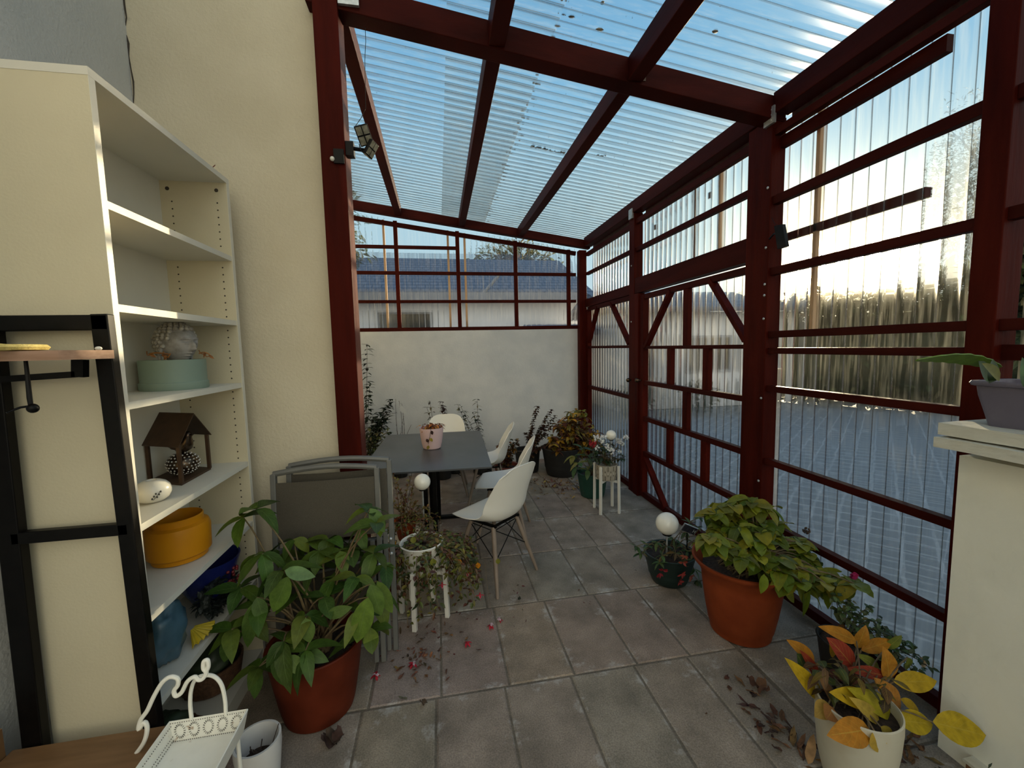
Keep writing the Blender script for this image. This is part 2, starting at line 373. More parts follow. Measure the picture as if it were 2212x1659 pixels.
def patterned_mat():
    mt, N, L, out = new_mat('taupe_trellis_pattern_ceramic')
    b = N.new('ShaderNodeBsdfPrincipled'); b.inputs['Roughness'].default_value = 0.5
    uv = N.new('ShaderNodeUVMap'); uv.uv_map = 'slab'
    sp = N.new('ShaderNodeSeparateXYZ'); L.new(uv.outputs[0], sp.inputs[0])
    def m1(op, a, bb=None):
        n = N.new('ShaderNodeMath'); n.operation = op
        for i, v in enumerate((a, bb)):
            if v is None: continue
            if isinstance(v, (int, float)): n.inputs[i].default_value = v
            else: L.new(v, n.inputs[i])
        return n.outputs[0]
    cu = m1('COSINE', m1('MULTIPLY', sp.outputs['X'], 2 * math.pi * 12))
    cv = m1('COSINE', m1('MULTIPLY', sp.outputs['Y'], 2 * math.pi * 2.2))
    s = m1('ADD', cu, cv)
    w = m1('ABSOLUTE', m1('SINE', m1('MULTIPLY', s, 2.2)))
    rp = ramp_node(N, L, w, [(0.35, (0.13, 0.11, 0.08)), (0.6, (0.42, 0.38, 0.30))])
    L.new(rp.outputs[0], b.inputs['Base Color']); L.new(b.outputs[0], out.inputs[0])
    return mt
M['patterned'] = patterned_mat()

def leaf_big_mat(name, veins=(0.55, 0.62, 0.30)):
    """large leaf with a pale midrib and side veins, from the leaf's own UV"""
    mt, N, L, out = new_mat(name)
    b = N.new('ShaderNodeBsdfPrincipled'); b.inputs['Roughness'].default_value = 0.45; b.inputs['Specular IOR Level'].default_value = 0.3
    a = N.new('ShaderNodeAttribute'); a.attribute_name = 'Col'
    uv = N.new('ShaderNodeUVMap'); uv.uv_map = 'slab'
    sp = N.new('ShaderNodeSeparateXYZ'); L.new(uv.outputs[0], sp.inputs[0])
    def mm(op, x, y=None):
        n = N.new('ShaderNodeMath'); n.operation = op
        for i, v in enumerate((x, y)):
            if v is None: continue
            if isinstance(v, (int, float)): n.inputs[i].default_value = v
            else: L.new(v, n.inputs[i])
        return n.outputs[0]
    ab = mm('ABSOLUTE', mm('SUBTRACT', sp.outputs['X'], 0.5))
    mid = mm('LESS_THAN', ab, 0.022)
    side = mm('GREATER_THAN', mm('SINE', mm('MULTIPLY', mm('SUBTRACT', sp.outputs['Y'], mm('MULTIPLY', ab, 0.7)), 46.0)), 0.93)
    v = mm('MINIMUM', mm('ADD', mid, mm('MULTIPLY', side, 0.5)), 1.0)
    nz = noise_node(N, L, 34, 4)
    r1 = ramp_node(N, L, nz.outputs['Fac'], [(0.3, (0.72, 0.74, 0.7)), (0.7, (1.2, 1.18, 1.1))])
    mx = N.new('ShaderNodeMix'); mx.data_type = 'RGBA'; mx.blend_type = 'MULTIPLY'; mx.inputs[0].default_value = 1
    L.new(a.outputs['Color'], mx.inputs[6]); L.new(r1.outputs[0], mx.inputs[7])
    m2 = N.new('ShaderNodeMix'); m2.data_type = 'RGBA'
    L.new(mm('MULTIPLY', v, 0.35), m2.inputs[0]); L.new(mx.outputs[2], m2.inputs[6]); m2.inputs[7].default_value = (*veins, 1)
    L.new(m2.outputs[2], b.inputs['Base Color'])
    bp = N.new('ShaderNodeBump'); bp.inputs['Strength'].default_value = 0.5; bp.inputs['Distance'].default_value = 0.002
    L.new(v, bp.inputs['Height']); L.new(bp.outputs[0], b.inputs['Normal'])
    t = N.new('ShaderNodeBsdfTranslucent'); L.new(m2.outputs[2], t.inputs['Color'])
    ms = N.new('ShaderNodeMixShader'); ms.inputs[0].default_value = 0.28
    L.new(b.outputs[0], ms.inputs[1]); L.new(t.outputs[0], ms.inputs[2]); L.new(ms.outputs[0], out.inputs[0])
    return mt
M['leaf_big'] = leaf_big_mat('broad_veined_leaf', (0.16, 0.24, 0.07))
M['leaf_yellow'] = leaf_big_mat('yellow_veined_leaf', (0.60, 0.45, 0.08))

# ------------------------------------------------------------------ mesh builder
ORG = {}
class MB:
    def __init__(s):
        s.v = []; s.f = []; s.c = []; s.uv = []
    def face(s, idx, col=None, uv=None):
        s.f.append(tuple(idx)); s.c.append(col); s.uv.append(uv)
    def quadbox(s, P, col=None):
        n = len(s.v); s.v += [V(p) for p in P]
        for q in ((0, 3, 2, 1), (4, 5, 6, 7), (0, 1, 5, 4), (1, 2, 6, 5), (2, 3, 7, 6), (3, 0, 4, 7)):
            s.face([n + i for i in q], col)
        return s
    def box(s, x0, x1, y0, y1, z0, z1, col=None):
        s.quadbox([(x0, y0, z0), (x1, y0, z0), (x1, y1, z0), (x0, y1, z0), (x0, y0, z1), (x1, y0, z1), (x1, y1, z1), (x0, y1, z1)], col)
        return s
    def bar(s, p0, p1, w, h, up=(0, 0, 1), col=None):
        """rectangular bar from p0 to p1; h along up, w across"""
        p0, p1 = V(p0), V(p1)
        d = (p1 - p0).normalized(); up = V(up)
        a = d.cross(up)
        if a.length < 1e-4: a = d.cross(V((1, 0, 0)))
        a.normalize(); b = a.cross(d).normalized()
        a *= w / 2; b *= h / 2
        s.quadbox([p0 - a - b, p0 + a - b, p1 + a - b, p1 - a - b, p0 - a + b, p0 + a + b, p1 + a + b, p1 - a + b], col)
        return s
    def tube(s, pts, r, seg=8, col=None, cap=True):
        pts = [V(p) for p in pts]
        rs = r if isinstance(r, (list, tuple)) else [r] * len(pts)
        base = len(s.v)
        prev = None
        for i, p in enumerate(pts):
            d = (pts[min(i + 1, len(pts) - 1)] - pts[max(i - 1, 0)])
            if d.length < 1e-7: d = V((0, 0, 1))
            d.normalize()
            if prev is None:
                a = d.orthogonal().normalized()
            else:
                a = (prev - d * prev.dot(d))
                a = a.normalized() if a.length > 1e-5 else d.orthogonal().normalized()
            prev = a; b = d.cross(a)
            for k in range(seg):
                t = 2 * math.pi * k / seg
                s.v.append(p + (a * math.cos(t) + b * math.sin(t)) * rs[i])
        for i in range(len(pts) - 1):
            for k in range(seg):
                k2 = (k + 1) % seg
                s.face((base + i * seg + k, base + i * seg + k2, base + (i + 1) * seg + k2, base + (i + 1) * seg + k), col)
        if cap:
            s.face([base + k for k in reversed(range(seg))], col)
            s.face([base + (len(pts) - 1) * seg + k for k in range(seg)], col)
        return s
    def lathe(s, prof, c=(0, 0, 0), seg=40, col=None, fn=None, closed=True):
        c = V(c); base = len(s.v)
        for j, (r, z) in enumerate(prof):
            for k in range(seg):
                t = 2 * math.pi * k / seg
                rr = r * (fn(t, z) if fn else 1)
                s.v.append(c + V((rr * math.cos(t), rr * math.sin(t), z)))
        for j in range(len(prof) - 1):
            for k in range(seg):
                k2 = (k + 1) % seg
                s.face((base + j * seg + k, base + j * seg + k2, base + (j + 1) * seg + k2, base + (j + 1) * seg + k), col,
                       ((k / seg, j / (len(prof) - 1)), ((k + 1) / seg, j / (len(prof) - 1)), ((k + 1) / seg, (j + 1) / (len(prof) - 1)), (k / seg, (j + 1) / (len(prof) - 1))))
        if closed:
            s.face([base + k for k in reversed(range(seg))], col)
            s.face([base + (len(prof) - 1) * seg + k for k in range(seg)], col)
        return s
    def sphere(s, c, r, nu=16, nv=10, col=None, fn=None):
        c = V(c); rx = r if isinstance(r, (tuple, list)) else (r, r, r)
        base = len(s.v)
        for j in range(nv + 1):
            ph = math.pi * j / nv
            for k in range(nu):
                t = 2 * math.pi * k / nu
                d = V((math.sin(ph) * math.cos(t), math.sin(ph) * math.sin(t), -math.cos(ph)))
                q = fn(d) if fn else 1
                s.v.append(c + V((d.x * rx[0], d.y * rx[1], d.z * rx[2])) * q)
        for j in range(nv):
            for k in range(nu):
                k2 = (k + 1) % nu
                s.face((base + j * nu + k, base + j * nu + k2, base + (j + 1) * nu + k2, base + (j + 1) * nu + k), col)
        return s
    def grid(s, fn, nu, nv, col=None, thick=0.0):
        base = len(s.v)
        P = [[V(fn(i / nu, j / nv)) for i in range(nu + 1)] for j in range(nv + 1)]
        def emit(PP, flip):
            b = len(s.v)
            for row in PP: s.v += row
            for j in range(nv):
                for i in range(nu):
                    q = [b + j * (nu + 1) + i, b + j * (nu + 1) + i + 1, b + (j + 1) * (nu + 1) + i + 1, b + (j + 1) * (nu + 1) + i]
                    uvs = [(i / nu, j / nv), ((i + 1) / nu, j / nv), ((i + 1) / nu, (j + 1) / nv), (i / nu, (j + 1) / nv)]
                    if flip: q.reverse(); uvs.reverse()
                    s.face(q, col, tuple(uvs))
            return b
        b0 = emit(P, False)
        if thick:
            Q = []
            for j in range(nv + 1):
                row = []
                for i in range(nu + 1):
                    du = P[j][min(i + 1, nu)] - P[j][max(i - 1, 0)]
                    dv = P[min(j + 1, nv)][i] - P[max(j - 1, 0)][i]
                    n = du.cross(dv)
                    n = n.normalized() if n.length > 1e-9 else V((0, 0, 1))
                    row.append(P[j][i] - n * thick)
                Q.append(row)
            b1 = emit(Q, True)
            w = nu + 1
            edge = [(j * w, (j + 1) * w) for j in range(nv)]
            for j in range(nv):
                s.face((b0 + (j + 1) * w, b1 + (j + 1) * w, b1 + j * w, b0 + j * w), col)
                s.face((b0 + j * w + nu, b1 + j * w + nu, b1 + (j + 1) * w + nu, b0 + (j + 1) * w + nu), col)
            for i in range(nu):
                s.face((b0 + i, b1 + i, b1 + i + 1, b0 + i + 1), col)
                s.face((b0 + nv * w + i + 1, b1 + nv * w + i + 1, b1 + nv * w + i, b0 + nv * w + i), col)
        return s
    def leaf(s, p, d, up, L, W, col, curl=0.3, fold=0.25, seg=4, wave=0.0, rnd=0.8):
        """pointed oval leaf: midrib from p along d, bending down by curl, halves raised by fold"""
        d = V(d).normalized(); up = V(up)
        sd = d.cross(up)
        if sd.length < 1e-4: sd = d.orthogonal()
        sd.normalize(); up = sd.cross(d).normalized()
        base = len(s.v); n = seg
        ph = random.random() * 6
        for i in range(n + 1):
            t = i / n
            w = W * 0.5 * (math.sin(math.pi * t ** 0.85) ** rnd if 0 < t < 1 else 0.02)
            mid = V(p) + d * (L * t) - up * (curl * L * t * t)
            wv = wave * W * math.sin(ph + t * 9)
            s.v += [mid - sd * w + up * (fold * w + wv), mid, mid + sd * w + up * (fold * w - wv)]
        for i in range(n):
            a = base + i * 3; t0, t1 = i / n, (i + 1) / n
            s.face((a, a + 1, a + 4, a + 3), col, ((0, t0), (.5, t0), (.5, t1), (0, t1)))
            s.face((a + 1, a + 2, a + 5, a + 4), col, ((.5, t0), (1, t0), (1, t1), (.5, t1)))
        return s
    def build(s, name, mt, parent=None, smooth=True, bevel=0.0, angle=40):
        me = bpy.data.meshes.new(name)
        off = ORG.get(parent.name, V((0, 0, 0))) if parent else V((0, 0, 0))
        me.from_pydata([tuple(p - off) for p in s.v], [], s.f)
        me.materials.append(mt)
        if any(c is not None for c in s.c):
            ca = me.color_attributes.new('Col', 'FLOAT_COLOR', 'CORNER')
            buf = []
            for fc, c in zip(s.f, s.c):
                c = c or (0.5, 0.5, 0.5)
                buf += [c[0], c[1], c[2], 1.0] * len(fc)
            ca.data.foreach_set('color', buf)
        if any(u is not None for u in s.uv):
            ul = me.uv_layers.new(name='slab')
            buf = []
            for fc, u in zip(s.f, s.uv):
                if u is None: buf += [0.5, 0.5] * len(fc)
                else:
                    for q in u: buf += [q[0], q[1]]
            ul.data.foreach_set('uv', buf)
        me.update()
        if smooth:
            me.shade_smooth()
            try: me.set_sharp_from_angle(angle=R(angle))
            except Exception: pass
        o = bpy.data.objects.new(name, me)
        COL.objects.link(o)
        if parent:
            o.parent = parent
            ORG[o.name] = off
        if bevel:
            md = o.modifiers.new('bevel', 'BEVEL'); md.width = bevel; md.segments = 2; md.limit_method = 'ANGLE'
        return o

def tag(o, label=None, cat=None, group=None, kind=None):
    if label: o['label'] = label
    if cat: o['category'] = cat
    if group: o['group'] = group
    if kind: o['kind'] = kind
    return o

def thing(name, loc, label, cat, group=None, kind=None, rz=0.0):
    o = bpy.data.objects.new(name, None)
    o.empty_display_size = 0.05
    COL.objects.link(o)
    o.location = loc
    o.rotation_euler = (0, 0, rz)
    ORG[o.name] = V(loc) if rz == 0 else V((0, 0, 0))
    return tag(o, label, cat, group, kind)

def copy_tree(o, parent=None):
    c = o.copy(); COL.objects.link(c); c.parent = parent
    for ch in list(o.children):
        copy_tree(ch, c)
    return c

def jit(c, a=0.15):
    k = 1 + random.uniform(-a, a)
    return tuple(max(0.0, x * k * (1 + random.uniform(-a, a) * 0.6)) for x in c)

def curve_pts(p0, p1, bend=(0, 0, 0), n=6):
    p0, p1, bend = V(p0), V(p1), V(bend)
    return [p0.lerp(p1, i / n) + bend * (4 * (i / n) * (1 - i / n)) for i in range(n + 1)]

# ================================================================== STRUCTURE
XR = 2.10          # inner face of the glazed wall
YB = 5.80          # face of the low back wall
YM = 2.42          # the house corner, main cross beam
def zroof(x): return 3.44 - 0.1375 * (x + 0.96)      # underside of the roof timbers

# floor of concrete slabs
def build_floor():
    mb = MB()
    base = (0.30, 0.255, 0.205)
    cols = [(-1.60, -1.08), (-1.08, -0.74), (-0.74, -0.40), (-0.40, -0.065), (-0.065, 0.265), (0.265, 0.60), (0.60, 0.94), (0.94, 1.24), (1.24, 1.535), (1.545, 2.20)]
    ys = [-1.26 + 0.624 * k for k in range(13)]
    for j in range(len(ys) - 1):
        y0, y1 = ys[j], ys[j + 1]
        if y0 > 5.9: break
        sh = random.uniform(-0.02, 0.02)
        for x0, x1 in cols:
            a, b = x0 + (sh if x0 > -1.5 and x0 < 1.5 else 0), x1 + (sh if x1 < 1.5 else 0)
            g = 0.0045
            c = jit(base, 0.07)
            if x0 > 1.5: c = (0.27, 0.255, 0.225)
            if random.random() < 0.4: c = (c[0] * 1.03, c[1] * 0.99, c[2] * 0.97)
            n = len(mb.v)
            dz = random.uniform(-0.0015, 0.0015)
            X0, X1, Y0, Y1 = a + g, b - g, y0 + g, y1 - g
            k = 0.007
            mb.v += [V((X0 + k, Y0 + k, dz)), V((X1 - k, Y0 + k, dz)), V((X1 - k, Y1 - k, dz)), V((X0 + k, Y1 - k, dz)),
                     V((X0, Y0, -0.004)), V((X1, Y0, -0.004)), V((X1, Y1, -0.004)), V((X0, Y1, -0.004))]
            mb.face((n, n + 1, n + 2, n + 3), c, ((0, 0), (1, 0), (1, 1), (0, 1)))
            for q in ((4, 5, 1, 0), (5, 6, 2, 1), (6, 7, 3, 2), (7, 4, 0, 3)):
                mb.face([n + i for i in q], c, ((0, 0), (0, 0), (0, 0), (0, 0)))
    n = len(mb.v)
    mb.v += [V((-1.7, -1.3, -0.0035)), V((2.2, -1.3, -0.0035)), V((2.2, 6.0, -0.0035)), V((-1.7, 6.0, -0.0035))]
    mb.face((n, n + 1, n + 2, n + 3), (0.18, 0.155, 0.12), ((.5, .5),) * 4)
    mb.box(-1.7, 2.2, -1.3, 6.0, -0.15, -0.02, (0.08, 0.08, 0.07))
    tag(mb.build('floor', M['slabs'], smooth=False), kind='structure')
build_floor()

# house walls on the left
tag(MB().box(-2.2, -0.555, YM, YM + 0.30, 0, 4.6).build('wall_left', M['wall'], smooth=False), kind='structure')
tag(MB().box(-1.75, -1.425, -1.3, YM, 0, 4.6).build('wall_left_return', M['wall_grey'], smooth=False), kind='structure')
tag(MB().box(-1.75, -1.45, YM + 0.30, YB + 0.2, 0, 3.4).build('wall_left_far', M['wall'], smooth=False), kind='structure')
# jagged crack where the two plaster faces meet
cr = MB()
pts = []
for i in range(26):
    z = 4.2 - i * 0.058
    pts.append((-1.423 + random.uniform(-0.006, 0.006) + 0.004 * math.sin(i), YM - 0.0015, z))
cr.tube(pts, [random.uniform(0.0015, 0.005) for _ in pts], 4)
tag(cr.build('trim_1', M['hole']), kind='structure')

# low back wall
tag(MB().box(-1.5, 2.16, YB, YB + 0.18, 0, 1.90).build('wall_back', M['wall_low'], smooth=False), kind='structure')
# parapet on the right with its stone cap
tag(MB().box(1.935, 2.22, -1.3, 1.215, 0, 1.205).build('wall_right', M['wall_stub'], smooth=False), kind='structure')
cap = thing('stone_coping', (2.0, 0.2, 1.205), 'two layered chipped white stone cap on the cream parapet at right', 'wall cap')
def cap_layer(x0, y1, z0, z1, seed):
    mb = MB()
    def fn(u, v):
        y = -1.2 + (y1 + 1.2) * u
        x = x0 + 0.50 * v
        return (x + (0.006 * noise.noise(V((y * 9, seed, v))) if v < 0.1 else 0), y, z1 + 0.003 * noise.noise(V((x * 8, y * 8, seed))))
    mb.grid(fn, 40, 6, thick=(z1 - z0))
    return mb
cap_layer(1.825, 1.225, 1.205, 1.243, 1.3).build('lower_slab', M['cap'], cap)
cap_layer(1.845, 1.228, 1.246, 1.290, 5.3).build('upper_slab', M['cap'], cap)

# timber posts
def post(x0, x1, y0, y1, z1, label, extra=None):
    p = thing('timber_post', ((x0 + x1) / 2, (y0 + y1) / 2, 0), label, 'post')
    MB().box(x0, x1, y0, y1, 0, z1).build('shaft', M['timber'], p, smooth=False, bevel=0.004)
    if extra: extra(p)
    return p
def bolts(lst, r=0.009):
    def f(p):
        for (x, y, z) in lst:
            MB().sphere((x, y, z), (0.005, r, r), 8, 6).build('bolt', M['steel'], p)
    return f
def bracket(mbp, a, b, c, d):
    pass
def lp(p):
    MB().box(-0.545, -0.435, YM - 0.092, YM - 0.088, 3.42, 3.60).build('corner_plate', M['steel'], p, smooth=False)
    MB().box(-0.49, -0.44, YM - 0.10, YM - 0.09, 2.61, 2.68).build('junction_box', M['black_metal'], p, smooth=False)
    MB().sphere((-0.497, YM - 0.098, 2.63), 0.012, 10, 8).build('white_cap', M['white_glaze'], p)
post(-0.555, -0.435, YM - 0.085, YM + 0.06, 3.40, 'dark red post at the end of the cream house wall', lp)
post(XR - 0.01, XR + 0.09, 2.355, 2.555, 3.04, 'thick dark red post between gate and large glazed bay',
     bolts([(XR - 0.012, 2.375, z) for z in (2.62, 2.25, 2.02, 1.95, 1.80, 1.28, 0.72)]))
post(XR - 0.01, XR + 0.09, 4.19, 4.31, 3.04, 'dark red post between the narrow panel and the gate', bolts([(XR - 0.012, 4.25, 2.5), (XR - 0.012, 4.25, 1.9)]))
post(XR - 0.09, XR + 0.02, 5.70, 5.80, 3.00, 'dark red corner post where glazed wall meets low back wall')
post(XR - 0.01, XR + 0.10, 1.235, 1.325, 3.04, 'dark red post rising behind the planter wall at right')
MB_pl = None

# roof timbers
def beam(p0, p1, w, h, label, name='roof_beam', cat='beam', mt='timber_x'):
    o = thing(name, tuple(V(p0)), label, cat)
    MB().bar(p0, p1, w, h).build('timber', M[mt], o, smooth=False, bevel=0.004)
    return o
H = 0.135
def zc(x): return zroof(x) + H / 2
bm = beam((-0.58, YM - 0.02, zc(-0.58)), (XR + 0.08, YM - 0.02, zc(XR + 0.08)), 0.11, H, 'thick main cross beam over the house corner post')
for x in (0.38, 1.20):
    s = 0.1375
    MB().box(x - 0.035, x + 0.035, YM - 0.0795, YM - 0.0745, zroof(x) + 0.02, zroof(x) + 0.12).build('nail_plate', M['rust'], bm, smooth=False)
beam((-1.45, YB - 0.06, zc(-1.45)), (XR + 0.08, YB - 0.06, zc(XR + 0.08)), 0.09, 0.11, 'sloping cross beam above the back glazing')
for x, lab in ((-0.45, 'leftmost roof joist beside the house wall'), (0.37, 'middle roof joist running towards the back wall'), (1.17, 'right hand roof joist running towards the back wall')):
    o = thing('roof_joist', (x, YM, zroof(x)), lab, 'joist')
    z = zroof(x)
    MB().box(x - 0.042, x + 0.042, YM + 0.036, YB - 0.106, z + 0.02, z + 0.135).build('timber', M['timber_x'], o, smooth=False, bevel=0.004)
    if x > 0:
        MB().box(x - 0.045, x + 0.045, -1.2, YM - 0.076, z + 0.01, z + 0.135).build('near_timber', M['timber_x'], o, smooth=False, bevel=0.004)
o = thing('eave_beam', (XR + 0.04, YM, 3.04), 'long eave beam along the top of the glazed wall', 'beam')
ze = zroof(XR) + 0.02
MB().box(XR - 0.02, XR + 0.09, -1.2, YM - 0.076, ze + 0.005, ze + 0.13).build('near_timber', M['timber_x'], o, smooth=False, bevel=0.004)
MB().box(XR - 0.02, XR + 0.09, YM + 0.036, YB - 0.10, ze + 0.005, ze + 0.13).build('timber', M['timber_x'], o, smooth=False, bevel=0.004)
# metal brackets under the joints
for (x, y, z, lab) in ((XR - 0.03, 2.37, 2.99, 'perforated steel bracket at the head of the thick glazed wall post'), (XR - 0.03, 4.25, 2.99, 'perforated steel bracket at the head of the post beside the narrow panel'),
                       (-0.36, YM - 0.09, 3.40, 'perforated steel bracket under the main beam at the house corner')):
    br = MB()
    if x > 0:
        br.box(x, x + 0.018, y - 0.045, y + 0.035, z, z + 0.10)
        for k in range(3):
            for q in range(2): br.sphere((x - 0.001, y - 0.025 + q * 0.035, z + 0.02 + k * 0.03), (0.002, 0.005, 0.005), 6, 4)
    else:
        br.box(x - 0.07, x + 0.03, y - 0.004, y + 0.012, z - 0.02, z + 0.07)
        for k in range(5): br.sphere((x - 0.06 + k * 0.02, y - 0.005, z + 0.02 + 0.012 * (k % 2)), (0.004, 0.002, 0.004), 6, 4)
    tag(br.build('steel_bracket', M['steel'], smooth=False), lab, 'bracket')

# corrugated sheets
PER = 0.083
def prof(t, amp):
    q = t % 1.0
    # narrow valley, broad rounded crown
    if q < 0.22: return -amp * (0.5 + 0.5 * math.cos(2 * math.pi * (q - 0.11) / 0.22))
    return amp * 0.18 * math.sin(math.pi * (q - 0.22) / 0.78)
QS = (0.0, 0.055, 0.11, 0.165, 0.22, 0.40, 0.61, 0.82)
def corr(a0, a1):
    out = []
    k = math.floor(a0 / PER)
    while k * PER < a1:
        for q in QS:
            a = (k + q) * PER
            if a0 <= a <= a1: out.append(a)
        k += 1
    return out
def sheet_roof(x0, x1, y0, y1, lift=0.0):
    mb = MB(); ys = corr(y0, y1)
    xs = [x0, x1]
    for x in xs:
        for y in ys: mb.v.append(V((x, y, zroof(x) + H + 0.028 + lift + prof(y / PER, 0.0115))))
    n = len(ys)
    for i in range(n - 1): mb.face((i, n + i, n + i + 1, i + 1))
    return mb
ceil = thing('ceiling', (0, 2.5, 3.5), None, None, kind='structure')
k = 0
for (y0, y1) in ((-1.2, 0.62), (0.60, 1.52), (1.50, 2.43), (2.40, 3.30), (3.28, 4.15), (4.13, 5.02), (5.00, 5.95)):
    sheet_roof(-1.46, 0.70, y0, y1, 0.010 + 0.0012 * (k % 2)).build('roof_sheet', M['sheet_roof'], ceil, angle=60)
    sheet_roof(0.11, 2.26, y0, y1, 0.0012 * (k % 2)).build('roof_sheet', M['sheet_roof'], ceil, angle=60)
    k += 1
# moss and leaf bits caught on the sheets
mb = MB()
def grit(x, y, r):
    z = zroof(x) + H + 0.050
    mb.sphere((x, y, z), (r * random.uniform(.7, 2.2), r * random.uniform(.5, 1), r * 0.4), 6, 4)
for i in range(150):
    y = random.uniform(1.4, 5.8); grit(0.71 + abs(random.gauss(0, 0.02)) * random.choice((1, 1, -1)), round(y / PER) * PER + PER * 0.11, random.uniform(0.003, 0.011))
for i in range(50):
    x = random.uniform(0.85, 1.15); grit(x, 3.63 + random.uniform(-0.012, 0.012), random.uniform(0.004, 0.012))
for i in range(14): grit(1.46 + random.gauss(0, 0.03), 3.55 + random.gauss(0, 0.012), random.uniform(0.004, 0.01))
for i in range(240):
    x, y = random.uniform(-0.4, 2.0), random.uniform(1.2, 5.7); grit(x, y, random.uniform(0.001, 0.0035))
for p in ((1.85, 2.68), (0.93, 2.28), (0.88, 2.12), (1.5, 2.1)): grit(p[0], p[1], 0.014)
tag(mb.build('roof_debris', M['grime']), 'dark moss and leaf bits lying on the clear roof sheets', 'debris', kind='stuff')

def sheet_wall_x(y0, y1, z0, z1, x, amp=0.008, fn_top=None):
    mb = MB(); ys = corr(y0, y1); n = len(ys)
    for j in (0, 1):
        for y in ys: mb.v.append(V((x + prof(y / PER, amp), y, z1 if j else z0)))
    for i in range(n - 1): mb.face((i, i + 1, n + i + 1, n + i))
    return mb
def sheet_wall_y(x0, x1, z0, top, y, amp=0.008):
    mb = MB(); xs = corr(x0, x1); n = len(xs)
    for j in (0, 1):
        for x in xs: mb.v.append(V((x, y + prof(x / PER, amp), top(x) if j else z0)))
    for i in range(n - 1): mb.face((i, i + 1, n + i + 1, n + i))
    return mb
RT = 0.045
def rail_y(y0, y1, z, h, x=None, w=RT):
    x = XR + 0.03 if x is None else x
    return MB().box(x - w / 2, x + w / 2, y0, y1, z - h / 2, z + h / 2)

# window 1 : the big bay on the right
w1 = thing('window_1', (XR, 1.84, 0), None, None, kind='structure')
A0, A1 = 1.325, 2.355
sheet_wall_x(A0 - 0.05, A1 + 0.05, 0.03, 2.99, XR + 0.112).build('pane', M['sheet_wall'], w1, angle=60)
for z, h in ((2.95, 0.045), (2.537, 0.052), (2.097, 0.048), (1.697, 0.042), (1.592, 0.038), (1.346, 0.040), (0.861, 0.040), (0.444, 0.040), (0.045, 0.055)):
    rail_y(A0, A1, z, h).build('rail', M['timber_x'], w1, smooth=False, bevel=0.002)
MB().box(XR + 0.055, XR + 0.09, 1.50, A1, 2.855, 2.925).build('rail', M['timber_x'], w1, smooth=False)
MB().box(XR + 0.13, XR + 0.165, 1.60, 2.60, 2.30, 2.345).build('outer_rail', M['timber_x'], w1, smooth=False)
MB().box(XR + 0.13, XR + 0.155, 2.155, 2.178, 1.70, 3.0).build('outer_batten', M['batten'], w1, smooth=False)
# window 2 : bay beside the parapet
w2 = thing('window_2', (XR, 0, 0), None, None, kind='structure')
sheet_wall_x(-1.2, 1.235, 1.30, 2.99, XR + 0.112).build('pane', M['sheet_wall'], w2, angle=60)
for z, h in ((2.95, 0.045), (2.535, 0.052), (2.107, 0.048), (1.695, 0.045)):
    rail_y(-1.2, 1.235, z, h).build('rail', M['timber_x'], w2, smooth=False, bevel=0.002)
MB().box(XR + 0.03, XR + 0.07, 1.15, 1.235, 1.56, 1.62).build('rail_stub', M['timber_x'], w2, smooth=False)
MB().box(XR + 0.03, XR + 0.07, 1.125, 1.15, 1.56, 1.62).build('raw_end', M['batten'], w2, smooth=False)
# dark profiled eave filler along the top
fl_ = MB()
for (a, b) in ((-1.2, 1.235), (1.325, 2.355), (2.555, 4.19), (4.31, 5.70)):
    ys = corr(a, b)
    n0 = len(fl_.v)
    for j in range(2):
        for y in ys:
            fl_.v.append(V((XR + 0.115, y, (3.075 if j else 3.0 + 0.016 * math.sin(2 * math.pi * y / PER)))))
    n = len(ys)
    for i in range(n - 1): fl_.face((n0 + i, n0 + i + 1, n0 + n + i + 1, n0 + n + i))
tag(fl_.build('trim_2', M['grime'], smooth=False), kind='structure')

# transom beam over the doors
o = thing('transom_beam', (XR, 3.4, 2.27), 'dark red transom beam over the gate', 'beam')
MB().box(XR - 0.005, XR + 0.085, 2.555, 4.19, 2.195, 2.355).build('timber', M['timber_x'], o, smooth=False, bevel=0.003)
o = thing('transom_beam', (XR, 5.0, 2.27), 'short transom beam over the narrow panel at the back corner', 'beam')
MB().box(XR - 0.005, XR + 0.085, 4.31, 5.70, 2.20, 2.31).build('timber', M['timber_x'], o, smooth=False, bevel=0.003)
# window 3 / 4 : fanlights above
w3 = thing('window_3', (XR, 3.4, 2.3), None, None, kind='structure')
sheet_wall_x(2.54, 4.21, 2.34, 2.99, XR + 0.112).build('pane', M['sheet_wall'], w3, angle=60)
for z, h in ((2.95, 0.05), (2.66, 0.042)): rail_y(2.555, 4.19, z, h).build('rail', M['timber_x'], w3, smooth=False, bevel=0.002)
for y in (3.02,): MB().box(XR + 0.13, XR + 0.155, y, y + 0.03, 2.3, 3.0).build('outer_batten', M['batten'], w3, smooth=False)
MB().box(XR + 0.125, XR + 0.135, 3.34, 3.352, 2.3, 3.0).build('outer_batten', M['timber_x'], w3, smooth=False)
for (y, z) in ((3.14, 2.83), (4.0, 2.82)):
    MB().box(XR + 0.128, XR + 0.132, y, y + 0.03, z, z + 0.05).build('sticker', M['timber_x'], w3, smooth=False)
w4 = thing('window_4', (XR, 5.0, 2.3), None, None, kind='structure')
sheet_wall_x(4.30, 5.72, 2.30, 2.99, XR + 0.112).build('pane', M['sheet_wall'], w4, angle=60)
for z, h in ((2.94, 0.05), (2.67, 0.04)): rail_y(4.31, 5.70, z, h).build('rail', M['timber_x'], w4, smooth=False, bevel=0.002)
